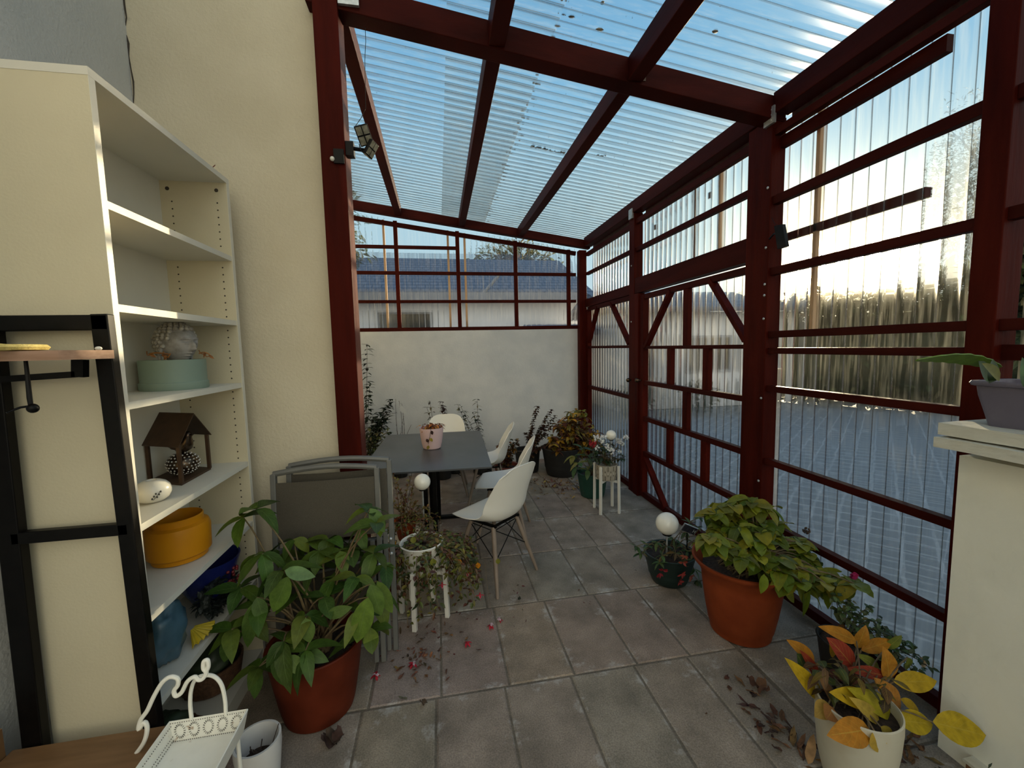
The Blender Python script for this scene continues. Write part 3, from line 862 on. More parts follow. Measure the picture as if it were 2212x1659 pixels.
# door 1 : the braced gate
d1 = thing('door_1', (XR, 3.3, 0), None, None, kind='structure')
D0, D1 = 2.555, 4.10
MB().box(XR - 0.015, XR + 0.06, 4.085, 4.185, 0, 2.19).build('door_frame', M['timber'], d1, smooth=False, bevel=0.003)
sheet_wall_x(D0 - 0.02, D1, 0.04, 2.13, XR + 0.075).build('pane', M['sheet_wall'], d1, angle=60)
xg = XR + 0.028
MB().box(XR, XR + 0.06, 4.00, 4.08, 0.02, 2.16).build('stile', M['timber'], d1, smooth=False, bevel=0.003)
for z, h in ((2.145, 0.05), (1.620, 0.030), (1.253, 0.042), (0.873, 0.045), (0.50, 0.045), (0.045, 0.06)):
    rail_y(D0, 4.0, z, h, xg).build('rail', M['timber_x'], d1, smooth=False, bevel=0.002)
for y, za, zb in ((3.274, 1.635, 2.12), (3.522, 1.274, 1.605), (2.99, 1.274, 1.605), (3.264, 0.895, 1.232), (3.52, 0.522, 0.85), (2.995, 0.522, 0.85), (3.248, 0.075, 0.478)):
    MB().box(xg - 0.02, xg + 0.02, y - 0.036, y + 0.036, za, zb).build('muntin', M['timber'], d1, smooth=False, bevel=0.002)
for a, b in (((3.99, 1.62), (3.52, 2.14)), ((2.96, 2.14), (2.56, 1.66)), ((3.99, 0.46), (3.57, 0.05))):
    MB().bar((xg - 0.002, a[0], a[1]), (xg - 0.002, b[0], b[1]), 0.036, 0.055, (1, 0, 0)).build('diagonal_brace', M['timber'], d1, smooth=False)
kn = MB().tube([(XR - 0.002, 4.04, 1.275), (XR - 0.03, 4.04, 1.275)], 0.010, 10); kn.sphere((XR - 0.045, 4.04, 1.275), 0.024, 12, 8)
kn.build('door_handle', M['bronze'], d1)
# door 2 : the narrow panel
d2 = thing('door_2', (XR, 5.0, 0), None, None, kind='structure')
sheet_wall_x(4.30, 5.72, 0.04, 2.22, XR + 0.075).build('pane', M['sheet_wall'], d2, angle=60)
MB().box(XR, XR + 0.06, 5.62, 5.70, 0.02, 2.16).build('stile', M['timber'], d2, smooth=False)
for z, h in ((2.17, 0.05), (1.63, 0.032), (1.06, 0.045), (0.045, 0.06)):
    rail_y(4.31, 5.62, z, h, xg).build('rail', M['timber_x'], d2, smooth=False, bevel=0.002)
for a, b in (((5.66, 1.66), (5.30, 2.17)), ((4.86, 2.17), (4.36, 1.66))):
    MB().bar((xg - 0.002, a[0], a[1]), (xg - 0.002, b[0], b[1]), 0.036, 0.055, (1, 0, 0)).build('diagonal_brace', M['timber'], d2, smooth=False)
kn = MB().tube([(XR - 0.01, 4.25, 1.262), (XR - 0.035, 4.25, 1.262)], 0.009, 10); kn.sphere((XR - 0.045, 4.25, 1.262), 0.024, 12, 8)
kn.build('door_handle', M['bronze'], d2)

# back glazing
w5 = thing('window_5', (0.5, YB, 1.9), None, None, kind='structure')
yg = YB + 0.03
sheet_wall_y(-1.45, 2.10, 1.92, lambda x: zroof(x) + 0.03, YB + 0.10).build('pane', M['sheet_back'], w5, angle=60)
for z, h, x1 in ((1.925, 0.05, 2.02), (2.30, 0.040, 2.0), (2.68, 0.044, 2.0), (3.02, 0.042, 0.30)):
    MB().box(-1.45, x1, yg - 0.02, yg + 0.02, z - h / 2, z + h / 2).build('rail', M['timber_x'], w5, smooth=False, bevel=0.002)
for x in (-0.505, 0.31, 1.115, 1.89):
    MB().box(x - 0.026, x + 0.026, yg - 0.022, yg + 0.022, 1.95, zroof(x) - 0.02).build('muntin', M['timber'], w5, smooth=False, bevel=0.002)
MB().bar((-1.45, yg, zroof(-1.45) - 0.07), (2.0, yg, zroof(2.0) - 0.055), 0.04, 0.055).build('rake_rail', M['timber_x'], w5, smooth=False)
for x in (-0.67, 0.185, 0.415): MB().box(x - 0.014, x + 0.014, YB + 0.125, YB + 0.145, 1.9, zroof(x)).build('outer_batten', M['batten'], w5, smooth=False)

# ================================================================== OUTSIDE
yardm = MB()
yardm.box(2.2, 40, -12, 40, -0.12, -0.015)
yardm.box(-30, 2.2, 6.0, 40, -0.12, -0.015)
yardm.box(-30, 2.2, -14, -1.3, -0.12, -0.015)
tag(yardm.build('courtyard_ground', M['yard'], smooth=False), kind='structure')

def house(name_lab, x0, x1, y0, y1, zw, zr, loc_lab, win=(), gutter=True, roofmat='tiles', ridge_y=None):
    h = thing('neighbour_house', ((x0 + x1) / 2, (y0 + y1) / 2, 0), loc_lab, 'house')
    MB().box(x0, x1, y0, y1, 0, zw).build('wall', M['house_wall'], h, smooth=False)
    ym = (y0 + y1) / 2 if ridge_y is None else ridge_y
    mb = MB(); o = 0.35
    mb.quadbox([(x0 - o, y0 - o, zw - 0.02), (x1 + o, y0 - o, zw - 0.02), (x1 + o, ym, zr), (x0 - o, ym, zr), (x0 - o, y0 - o, zw + 0.10), (x1 + o, y0 - o, zw + 0.10), (x1 + o, ym, zr + 0.12), (x0 - o, ym, zr + 0.12)])
    mb.quadbox([(x0 - o, ym, zr), (x1 + o, ym, zr), (x1 + o, y1 + o, zw - 0.02), (x0 - o, y1 + o, zw - 0.02), (x0 - o, ym, zr + 0.12), (x1 + o, ym, zr + 0.12), (x1 + o, y1 + o, zw + 0.10), (x0 - o, y1 + o, zw + 0.10)])
    mb.build('roof', M[roofmat], h, smooth=False)
    if gutter:
        MB().box(x0 - o, x1 + o, y0 - o - 0.14, y0 - o + 0.02, zw - 0.22, zw + 0.06).build('gutter', M['house_grey'], h, smooth=False)
    for (a, b, c, d) in win:
        w = MB().box(a, b, y0 - 0.04, y0 + 0.02, c, d).build('window', M['house_grey'], h, smooth=False)
        MB().box(a + 0.06, b - 0.06, y0 - 0.05, y0 - 0.035, c + 0.06, d - 0.06).build('glass', M['dark_glass'], w, smooth=False)
    return h
hb = house('', -12, 4.6, 13.0, 20, 3.25, 5.0, 'long low white house with blue grey tiled roof seen over the back wall',
      [(-1.75, -0.15, 1.5, 2.78), (-6, -4.5, 1.4, 2.5)])
MB().tube([(1.95, 12.5, 3.9), (1.4, 12.6, 3.3), (1.2, 12.7, 3.1)], 0.05, 8).build('downpipe', M['house_grey'], hb)
house('', 4.35, 8.2, 9.6, 12.2, 2.45, 3.0, 'white low house beyond the courtyard behind the gate', [(6.2, 7.5, 0.9, 1.85), (4.6, 5.3, 0.2, 1.9)], gutter=False)
house('', 2.75, 3.75, 10.4, 12.6, 1.95, 2.15, 'small white outbuilding beyond the narrow panel', [(2.95, 3.5, 0.5, 1.8)], gutter=False)

def leaves_at(mb, n, samp, cols, size):
    for i in range(n):
        p, d = samp()
        if p.z < 0.03: p.z = 0.03 + random.random() * 0.1
        dd = (d + V((random.uniform(-1, 1), random.uniform(-1, 1), random.uniform(-1, 1)))).normalized()
        mb.leaf(p, dd, V((random.uniform(-1, 1), random.uniform(-1, 1), 1)), size[0] * random.uniform(.7, 1.4), size[1] * random.uniform(.7, 1.4), jit(random.choice(cols), .3), seg=2)
def bush(c, r, n, cols, label, name='shrub', cat='shrub', size=(0.10, 0.05), trunk=None, group=None):
    b = thing(name, (c[0], c[1], 0), label, cat, group)
    mb = MB()
    def samp():
        d = V((random.gauss(0, 1), random.gauss(0, 1), random.gauss(0, 1))).normalized()
        q = random.uniform(0.2, 1.0) ** 0.6 * (0.8 + 0.3 * noise.noise(d * 2.3 + V(c)))
        return V(c) + V((d.x * r[0], d.y * r[1], d.z * r[2])) * q, d
    leaves_at(mb, n, samp, cols, size)
    mb.build('foliage', M['bush'], b, smooth=False)
    if trunk:
        t = MB()
        t.tube(curve_pts((c[0], c[1], 0), (c[0] + 0.05, c[1], c[2] + r[2] * 0.4), (0.05, 0, 0), 5), [trunk * (1 - 0.13 * i) for i in range(6)], 8)
        for i in range(9):
            z0 = c[2] - r[2] * 0.7 + r[2] * 0.13 * i
            a = random.uniform(0, 6.28)
            t.tube(curve_pts((c[0] + 0.03, c[1], max(.3, z0)), (c[0] + math.cos(a) * r[0] * .7, c[1] + math.sin(a) * r[1] * .7, z0 + r[2] * 0.5), (0, 0, 0.2), 4), [trunk * .35, trunk * .25, trunk * .2, trunk * .1, trunk * .05], 5)
        t.build('trunk', M['bark'], b)
    return b
GR = [(0.035, 0.055, 0.02), (0.05, 0.07, 0.03), (0.075, 0.085, 0.03)]
OL = [(0.13, 0.12, 0.04), (0.09, 0.09, 0.035), (0.17, 0.14, 0.05)]
bush((4.3, 8.6, 0.42), (0.55, 0.4, 0.5), 700, GR, 'low dark shrub in front of the white house, left of its window')
bush((5.9, 8.6, 0.40), (0.5, 0.4, 0.45), 700, GR, 'low dark shrub in front of the white house, under its window')
bush((3.0, 9.2, 0.45), (0.4, 0.4, 0.5), 600, GR, 'low dark shrub beside the small white outbuilding')
# clipped hedge closing the courtyard: one long mass of leaves
hg = thing('hedge', (12, 6, 0), 'long dense olive green hedge closing the far side of the courtyard', 'hedge')
core = MB()  # solid dark core added inside the hedge to stop sun leaking through
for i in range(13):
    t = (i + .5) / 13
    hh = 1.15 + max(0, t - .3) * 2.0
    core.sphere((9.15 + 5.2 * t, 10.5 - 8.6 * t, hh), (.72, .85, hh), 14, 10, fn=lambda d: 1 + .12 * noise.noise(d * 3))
core.build('sun_block_core', M['hedge_core'], hg)
mb = MB()
def samp_h():
    t = random.random()
    x, y = 9.0 + 5.2 * t, 10.4 - 8.6 * t
    top = 2.75 + 0.5 * noise.noise(V((x * 1.1, y, 3))) + max(0, (t - 0.30)) * 4.6
    z = top * random.random() ** 0.8
    return V((x, y, z)) + V((random.uniform(-.45, .45), random.uniform(-.45, .45), 0)), V((-.8, -.4, .2))
leaves_at(mb, 20000, samp_h, OL + GR, (0.22, 0.12))
mb.build('foliage', M['bush'], hg, smooth=False)
mb = MB()
for i in range(14):
    t = i / 13
    mb.tube([(9.0 + 5.2 * t, 10.4 - 8.6 * t, 0), (9.05 + 5.2 * t, 10.4 - 8.6 * t, 2.2)], [0.09, 0.05], 7)
mb.build('trunks', M['bark'], hg)
bush((13.6, 8.2, 5.2), (2.3, 1.4, 3.0), 9000, [(0.06, 0.065, 0.04), (0.09, 0.08, 0.05)], 'tall sparse tree standing against the blue sky beyond the large bay', 'bare_tree', 'tree', (0.11, 0.035), 0.13)
bush((16.2, 5.6, 5.8), (2.3, 1.4, 3.6), 9000, [(0.06, 0.065, 0.04), (0.09, 0.08, 0.05)], 'tall sparse tree seen beside the right hand post', 'bare_tree', 'tree', (0.11, 0.035), 0.13)
bush((-3.0, 10.2, 4.4), (1.9, 0.9, 1.9), 1500, GR, 'dark tree beyond the back glazing at left', 'leafy_tree', 'tree', (0.2, 0.09), 0.13)
bush((4.2, 21.5, 5.6), (2.9, 1.3, 1.9), 1500, GR + OL, 'dark tree rising behind the tiled roof at right', 'leafy_tree', 'tree', (0.3, 0.15), 0.14)
pl = MB().tube([(2.42, 2.66, 0), (2.42, 2.66, 1.45)], 0.024, 10)
pl.build('marker_pole', M['pole'])
tag(bpy.data.objects['marker_pole'], 'chipped white pole standing outside the large bay next to the thick post', 'pole')

# ================================================================== FURNITURE ON THE LEFT
# tall open bookshelf
BX0, BX1, BY0, BY1, BH = -1.275, -0.980, 1.475, 2.300, 2.495
T = 0.024
bs = thing('bookshelf', (-1.13, 1.89, 0), 'tall white open bookshelf with a cream side panel against the house wall', 'bookshelf')
MB().box(BX0, BX1, BY0, BY0 + T, 0, BH - T).build('side_panel', M['cream_board'], bs, smooth=False)
MB().box(BX0, BX1, BY1 - T, BY1, 0, BH - T).build('side_panel', M['cream_board'], bs, smooth=False)
MB().box(BX0, BX1 + 0.002, BY0 - 0.001, BY1 + 0.001, BH - T, BH).build('top_board', M['white_board'], bs, smooth=False)
MB().box(BX0, BX0 + 0.008, BY0 + T, BY1 - T, 0.05, BH - T).build('back_panel', M['white_board'], bs, smooth=False)
MB().box(BX1 - 0.02, BX1 - 0.004, BY0 + T, BY1 - T, 0.0, 0.07).build('plinth', M['white_board'], bs, smooth=False)
# white edging strips of the side panels
for y in (BY0, BY1 - T): MB().box(BX1, BX1 + 0.0015, y, y + T, 0, BH - T).build('edge_strip', M['white_board'], bs, smooth=False)
SH = [2.125, 1.812, 1.502, 1.098, 0.782, 0.472, 0.078]
for z in SH:
    MB().box(BX0 + 0.008, BX1 - 0.002, BY0 + T, BY1 - T, z - T, z).build('shelf', M['white_board'], bs, smooth=False)
hm = MB()
for xh in (BX1 - 0.045, BX0 + 0.055):
    z = 0.2
    while z < 2.38:
        if all(abs(z - s + 0.01) > 0.03 for s in SH):
            hm.sphere((xh, BY1 - T - 0.0005, z), (0.0038, 0.001, 0.0038), 8, 4)
        z += 0.034
hm.build('peg_holes', M['hole'], bs)['kind'] = 'stuff'
for xh in (BX1 - 0.045, BX0 + 0.04): MB().sphere((xh, BY1 - T - 0.0005, 2.435), (0.009, 0.002, 0.009), 10, 6).build('fastener_hole', M['hole'], bs)
# curled dry leaf on top
lf = MB(); lf.leaf((-1.0, 2.17, BH + 0.004), (0.2, 1, 0.1), (0, 0, 1), 0.045, 0.02, (0.16, 0.04, 0.02), curl=-0.5, wave=0.2)
tag(lf.build('fallen_leaf', M['dead_leaf']), 'tiny red brown dry leaf lying on top of the bookshelf', 'leaf')

# round sage box with stone head
bc = (-1.135, 2.02)
def sz(i): return SH[i]
hbx = thing('round_planter', (bc[0], bc[1], sz(2)), 'pale sage round drum planter on the shelf with the grey stone head', 'planter')
MB().lathe([(0.118, 0), (0.121, 0.006), (0.121, 0.030), (0.116, 0.034), (0.117, 0.127), (0.110, 0.127), (0.108, 0.118), (0.001, 0.118)], (bc[0], bc[1], sz(2)), 48, closed=False).build('drum', M['teal'], hbx)
vm = MB()
for i, (px, py) in enumerate(((325, 765), (352, 766), (362, 770), (350, 785), (445, 762), (452, 768))):
    p = at(px, py, Y=2.0 - 0.06 * (i < 4)) if i < 4 else at(px, py, Y=2.04)
    p2 = p + V((random.uniform(-.03, .03), 0, 0.012))
    vm.tube(curve_pts(p2, p, (0.0, -0.008, -0.01), 5), 0.0022, 5)
    vm.leaf(p, (random.uniform(-1, 1), -0.4, -0.5), (0, -1, .5), 0.020, 0.012, None, curl=.6, wave=.2)
a = at(352, 770, Y=1.92); vm.tube([a + V((0.012 * math.sin(t * .6), 0, -0.013 + 0.013 * math.cos(t * .6))) for t in range(9)], 0.0014, 5)
vm.tube(curve_pts(at(322, 765, Y=1.94), at(368, 766, Y=1.94), (0, -0.01, 0.006), 8), 0.003, 5)
vm.tube(curve_pts(at(430, 764, Y=2.02), at(455, 768, Y=2.02), (0, 0, 0.010), 6), 0.0025, 5)
vm.build('dried_vine', M['vine'], hbx)
# stone head: face turned to the right and slightly to the viewer
HC = V((-1.115, 2.02, sz(2) + 0.196)); FR = 0.082
hd = thing('stone_sculpture', (HC.x, HC.y, sz(2) + 0.118), 'weathered grey stone head with curled hair resting in the sage planter', 'sculpture')
ang = R(-24)
fx = V((math.cos(ang), math.sin(ang), 0)); fy = V((-math.sin(ang), math.cos(ang), 0))
def hp(a, b, c): return HC + fx * a + fy * b + V((0, 0, c))
def headpt(u, v):
    th = 2 * math.pi * u; ph = math.pi * v
    d = V((math.sin(ph) * math.cos(th), math.sin(ph) * math.sin(th), -math.cos(ph)))
    x, y, z = d.x * FR * 1.06, d.y * FR * 0.80, d.z * FR * 1.02
    if z < 0: x *= 1 + 0.10 * z / FR; y *= 1 + 0.22 * z / FR
    front = max(0, d.x)
    az = d.z; ay = d.y
    g = lambda m, s, q: math.exp(-((q - m) / s) ** 2)
    # nose, brow, lips, chin, closed eyes
    x += 0.022 * g(0, 0.11, ay) * g(-0.16, 0.24, az) * (front ** 2)
    x += 0.016 * g(0, 0.16, ay) * g(-0.32, 0.08, az) * front ** 2
    x -= 0.012 * g(0.36, 0.17, abs(ay)) * g(0.10, 0.10, az) * front
    x += 0.009 * g(0.34, 0.14, abs(ay)) * g(0.02, 0.07, az) * front
    x += 0.009 * g(0.3, 0.3, abs(ay)) * g(0.22, 0.05, az) * front
    x += 0.012 * g(0, 0.22, ay) * g(-0.52, 0.05, az) * front
    x += 0.011 * g(0, 0.20, ay) * g(-0.63, 0.05, az) * front
    x -= 0.009 * g(0, 0.24, ay) * g(-0.575, 0.02, az) * front
    x += 0.008 * g(0, 0.25, ay) * g(-0.82, 0.10, az) * front
    return hp(x, y, z)
MB().grid(headpt, 140, 110).build('face', M['stone'], hd, angle=180)
for sgn in (-1, 1):
    e = MB()
    e.tube([hp(-0.012 + 0.013 * math.sin(t), sgn * (FR * 0.78 + 0.003), -0.012 - 0.032 * math.cos(t) - 0.008) for t in [k * 0.42 for k in range(11)]], 0.0055, 8)
    e.sphere(hp(-0.010, sgn * FR * 0.80, -0.055), (0.008, 0.008, 0.018), 8, 6)
    e.build('ear', M['stone'], hd)
    MB().tube([hp(FR * 0.90 - 0.012 * (k / 6) ** 2 - 0.001, sgn * (0.012 + 0.036 * k / 6), 0.020 + 0.010 * math.sin(math.pi * k / 6) - 0.004 * k / 6) for k in range(7)], 0.0022, 6).build('eyebrow', M['stone'], hd)
    MB().tube([hp(FR * 0.93 - 0.014 * (k / 6) ** 2, sgn * (0.016 + 0.026 * k / 6), 0.002 - 0.005 * math.sin(math.pi * k / 6)) for k in range(7)], 0.0016, 6).build('eyelid', M['hole'], hd)
cu = MB()
for j in range(12):
    ph = R(3 + j * 10.5); n = max(1, int(24 * math.sin(ph) + 1))
    for k in range(n):
        th = 2 * math.pi * (k + 0.5 * (j % 2)) / n
        d = V((math.sin(ph) * math.cos(th), math.sin(ph) * math.sin(th), math.cos(ph)))
        if d.x > 0.42 and d.z < 0.60: continue
        if d.x > 0.18 and d.z < 0.10: continue
        cu.sphere(hp(d.x * FR * 1.07, d.y * FR * 0.82, d.z * FR * 1.06), 0.0098, 10, 6)
cu.sphere(hp(-0.012, 0, FR * 1.06), (0.020, 0.020, 0.012), 12, 8)
cu.build('curled_hair', M['curl'], hd)

# metal bird house with bird
def P4(px, py, z): return at(px, py, Z=z)
hz = sz(3)
hr = thing('metal_bird_shelter', (-1.16, 2.0, hz), 'brown metal open sided house with a pitched roof on the shelf', 'bird house')
c0, c1, c2 = at(322, 1043, Z=hz), at(393, 1049, Z=hz), at(456, 1014, Z=hz)
c3 = c0 + (c2 - c1)
up = lambda p, h: p + V((0, 0, h))
MB().quadbox([c0, c1, c2, c3, up(c0, .010), up(c1, .010), up(c2, .010), up(c3, .010)]).build('base_plate', M['rust'], hr, smooth=False)
for c in (c0, c1, c2, c3):
    q = c.lerp((c0 + c2) / 2, 0.05)
    MB().bar(up(q, .008), up(q, .172), 0.013, 0.013).build('corner_post', M['rust'], hr, smooth=False)
mA, mB_ = (c0 + c1) / 2, (c3 + c2) / 2
def out(p, q, k): return p + (p - q).normalized() * k
rA, rB = up(out((c1 + c2) / 2, (c0 + c3) / 2, 0.012), .292), up(out((c0 + c3) / 2, (c1 + c2) / 2, 0.012), .292)
eA1, eB1 = up(out(c1, c0, .012) + V((0, -.014, 0)), .168), up(out(c0, c1, .012) + V((0, -.014, 0)), .168)
eA2, eB2 = up(out(c2, c3, .012) + V((0, .014, 0)), .168), up(out(c3, c2, .012) + V((0, .014, 0)), .168)
for a, b, c, d in ((eB1, eA1, rA, rB), (rB, rA, eA2, eB2)):
    MB().grid(lambda u, v, a=a, b=b, c=c, d=d: (a.lerp(b, u)).lerp(d.lerp(c, u), v), 2, 2, thick=0.003).build('roof_plate', M['rust'], hr, smooth=False)
bb = (c0 + c1 + c2 + c3) / 4 + V((0.015, -0.008, 0.0105))
sb = thing('beaded_ball', tuple(bb), 'dark egg shaped ball covered in silver beads inside the brown metal house', 'ornament')
BR = (0.062, 0.062, 0.050)
MB().sphere(bb + V((0, 0, 0.050)), BR, 24, 16).build('core', M['bronze'], sb)
dots = MB()
for j in range(1, 11):
    ph = math.pi * j / 11; n = int(22 * math.sin(ph)) + 1
    for k in range(n):
        th = 2 * math.pi * (k + .5 * (j % 2)) / n
        dots.sphere(bb + V((0, 0, .05)) + V((math.sin(ph) * math.cos(th) * BR[0], math.sin(ph) * math.sin(th) * BR[1], math.cos(ph) * BR[2])), 0.0042, 8, 5)
dots.build('beads', M['silver_dot'], sb)
bd = bb + V((0.008, 0, 0.100))
bird = thing('bird_figurine', tuple(bd), 'glossy bronze bird figurine with a long tail perched on the beaded ball', 'figurine')
body = MB()
ax = V((0.83, -0.35, 0)).normalized()
bp_ = [(-0.085, 0.022, 0.004), (-0.065, 0.022, 0.008), (-0.045, 0.022, 0.010), (-0.028, 0.022, 0.022), (-0.008, 0.026, 0.030), (0.012, 0.036, 0.031), (0.022, 0.052, 0.025), (0.026, 0.068, 0.018), (0.029, 0.080, 0.0175), (0.033, 0.090, 0.013), (0.036, 0.096, 0.004)]
body.tube([bd + ax * a + V((0, 0, h)) for a, h, r in bp_], [r for a, h, r in bp_], 16)
body.build('body', M['bronze'], bird, angle=180)
MB().tube([bd + ax * 0.045 + V((0, 0, 0.082)), bd + ax * 0.060 + V((0, 0, 0.080))], [0.005, 0.0008], 8).build('beak', M['bronze'], bird)
for sgn in (-1, 1):
    sd = V((-ax.y, ax.x, 0)) * sgn
    MB().sphere(bd + ax * -0.01 + sd * 0.024 + V((0, 0, .030)), (0.028, 0.012, 0.014), 12, 8).build('wing', M['rust'], bird)

# white egg vase with sprig
ev = V((-1.085, 1.735, hz))
egg = thing('egg_vase', tuple(ev), 'small white oval vase with a printed sprig at the near end of the shelf', 'vase')
MB().lathe([(0.020, 0), (0.036, 0.004), (0.050, 0.015), (0.058, 0.032), (0.0585, 0.046), (0.054, 0.060), (0.043, 0.073), (0.028, 0.081), (0.018, 0.084), (0.014, 0.083), (0.013, 0.07), (0.001, 0.06)], ev, 40, closed=False).build('body', M['white_glaze'], egg, angle=180)
sp_ = MB()
def on_egg(a, z):
    r = 0.0590 * math.sqrt(max(0.05, 1 - ((z - 0.040) / 0.048) ** 2)) + 0.0010
    return ev + V((r * math.cos(a), r * math.sin(a), z))
a0 = R(-58)
sp_.tube([on_egg(a0 + 0.05 * i, 0.018 + i * 0.004) for i in range(9)], 0.0008, 4)
for i in range(6):
    p = on_egg(a0 + 0.05 * (i + 1) + (0.10 if i % 2 else -0.10), 0.024 + i * 0.0045)
    sp_.sphere(p, (0.003, 0.003, 0.004), 6, 4)
sp_.build('printed_sprig', M['print'], egg)

# yellow pot
yp = V((-1.125, 1.93, sz(4)))
yo = thing('yellow_pot', tuple(yp), 'mustard yellow wide ceramic pot with a stepped foot on the fifth shelf', 'pot')
MB().lathe([(0.085, 0), (0.098, 0.004), (0.100, 0.020), (0.112, 0.030), (0.115, 0.130), (0.108, 0.150), (0.092, 0.158), (0.092, 0.182), (0.088, 0.186), (0.084, 0.180), (0.084, 0.120), (0.001, 0.118)], yp, 56, closed=False).build('body', M['yellow'], yo)

# lower shelves: blue bowl, dark wreath, bags, basket
z5 = sz(5)
p = V((-1.12, 2.10, z5))
o = thing('blue_bowl', tuple(p), 'deep blue bowl at the back of the crowded lower shelf', 'bowl')
MB().lathe([(0.05, 0), (0.06, 0.01), (0.10, 0.09), (0.135, 0.20), (0.138, 0.215), (0.130, 0.212), (0.09, 0.09), (0.001, 0.03)], p, 40, closed=False).build('body', M['blue_bowl'], o)
wr = thing('berry_wreath', (-1.06, 2.09, z5), 'black green artificial wreath with dull red berries on the lower shelf', 'wreath')
wc = V((-1.045, 2.02, z5 + 0.085))
mb = MB()
for i in range(260):
    a = random.uniform(0, 6.283)
    ce = wc + V((0.015 * math.cos(a * 3), math.cos(a) * 0.10, math.sin(a) * 0.055))
    d = V((random.gauss(0, 1), random.gauss(0, 1), random.gauss(0, .7))).normalized()
    q = ce + d * random.uniform(0, 0.022)
    if q.z < z5 + 0.004: q.z = z5 + 0.004
    q.x = min(max(q.x, -1.10), -0.985)
    mb.leaf(q, d, (0, 0, 1), 0.035, 0.020, None, seg=3)
mb.tube([wc + V((0.0, math.cos(t * .4) * 0.10, math.sin(t * .4) * 0.05)) for t in range(16)], 0.020, 8)
mb.build('greenery', M['wreath'], wr, smooth=False)
mb = MB()
for i in range(26):
    q = wc + V((0.035 + random.uniform(0, .02), 0.03 + random.uniform(-0.03, 0.07), 0.03 + random.uniform(-0.04, 0.05)))
    mb.sphere(q, 0.0075, 8, 6)
mb.build('berries', M['berry'], wr)
def crumple(c, r, mt, name, lab, cat, seed, amp=0.3, flat=None):
    o = thing(name, c, lab, cat)
    def fn(d):
        return 1 + amp * noise.noise(d * 2.1 + V((seed, 0, 0))) + amp * .5 * abs(noise.noise(d * 5 + V((0, seed, 0))))
    m_ = MB().sphere((c[0], c[1], c[2] + r[2]), r, 32, 22, fn=fn)
    for v in m_.v: v.z = max(v.z, c[2] + 0.001)
    m_.build('body', M[mt], o, angle=60)
    return o
crumple((-1.075, 1.71, z5), (0.055, 0.085, 0.115), 'blue_bag', 'blue_bag', 'crumpled slate blue plastic bag on the lower shelf beside the black frame', 'bag', 3.1)
yl = thing('yellow_paper', (-1.02, 1.82, z5), 'crumpled bright yellow paper lying on the lower shelf', 'paper')
mb = MB()
def yfn(u, v):
    a = -0.8 + 1.6 * u; rr = 0.02 + 0.095 * v
    return (-1.055 + rr * math.cos(a) * 0.62, 1.825 + rr * math.sin(a), z5 + 0.012 + 0.035 * (1 - v) + 0.012 * abs(math.sin(u * 22)) * v)
mb.grid(yfn, 40, 8, thick=0.0015); mb.build('pleated_sheet', M['yellow_leaf'], yl, angle=30)
z6 = sz(6)
o = thing('wicker_basket', (-1.12, 1.92, z6), 'low brown wicker basket on the bottom shelf', 'basket')
def bk(t, z): return 1 + 0.03 * math.sin(t * 40) * math.sin(z * 350)
mb = MB(); prof_b = [(0.09, 0), (0.115, 0.02), (0.130, 0.10), (0.134, 0.125), (0.126, 0.125), (0.11, 0.03), (0.001, 0.02)]
mb.lathe(prof_b, (-1.12, 2.06, z6), 64, fn=bk, closed=False); mb.build('body', M['basket'], o)
o = thing('wicker_tray', (-1.12, 1.70, z6), 'shallow round wicker tray at the near end of the bottom shelf', 'tray')
MB().lathe([(0.09, 0), (0.115, 0.01), (0.128, 0.05), (0.122, 0.052), (0.10, 0.018), (0.001, 0.012)], (-1.12, 1.72, z6), 56, fn=bk, closed=False).build('body', M['basket'], o)
crumple((-1.12, 2.06, z6 + 0.06), (0.10, 0.10, 0.08), 'olive_bag', 'green_bag', 'dull green bag stuffed into the wicker basket', 'bag', 8.7, 0.2)
crumple((-1.10, 1.71, z6 + 0.02), (0.085, 0.085, 0.07), 'olive_bag', 'green_bag', 'dull green bundle lying in the shallow wicker tray', 'bag', 5.2, 0.2)

# black metal hall stand in front of the bookshelf side
hs = thing('hall_stand', (-1.10, 1.35, 0), 'black steel hall stand with wooden shelf and oak seat beside the bookshelf', 'hall stand')
YF = 1.435
MB().bar((-0.955, YF, 0), (-0.982, YF, 1.775), 0.045, 0.030, (0, 1, 0)).build('upright', M['black_metal'], hs, smooth=False, bevel=.003)
MB().bar((-1.292, YF, 0), (-1.265, YF, 1.775), 0.055, 0.030, (0, 1, 0)).build('upright', M['black_metal'], hs, smooth=False, bevel=.003)
MB().bar((-1.29, YF, 1.750), (-0.960, YF, 1.750), 0.030, 0.045).build('top_bar', M['black_metal'], hs, smooth=False, bevel=.003)
MB().bar((-1.27, YF - .002, 1.115), (-0.965, YF - .002, 1.115), 0.026, 0.036).build('cross_bar', M['black_metal'], hs, smooth=False, bevel=.003)
MB().box(-1.33, -0.950, 1.235, 1.418, 1.643, 1.668).build('top_shelf', M['wood_edge'], hs, smooth=False)
MB().bar((-1.30, 1.40, 1.588), (-1.035, 1.40, 1.600), 0.022, 0.018).build('hanging_rail', M['black_metal'], hs, smooth=False)
MB().bar((-1.03, 1.40, 1.592), (-1.025, 1.40, 1.642), 0.022, 0.030, (1, 0, 0)).build('rail_hanger', M['black_metal'], hs, smooth=False)
hk = MB().tube([at(55, 776, Y=1.30), at(58, 800, Y=1.30), at(64, 860, Y=1.29), at(67, 878, Y=1.28)], [0.004, 0.0045, 0.0055, 0.005], 8)
hk.sphere(at(71, 882, Y=1.27), 0.0125, 12, 8)
hk.tube([at(60, 878, Y=1.28), at(45, 880, Y=1.27), at(28, 886, Y=1.26), at(14, 892, Y=1.25)], 0.003, 8)
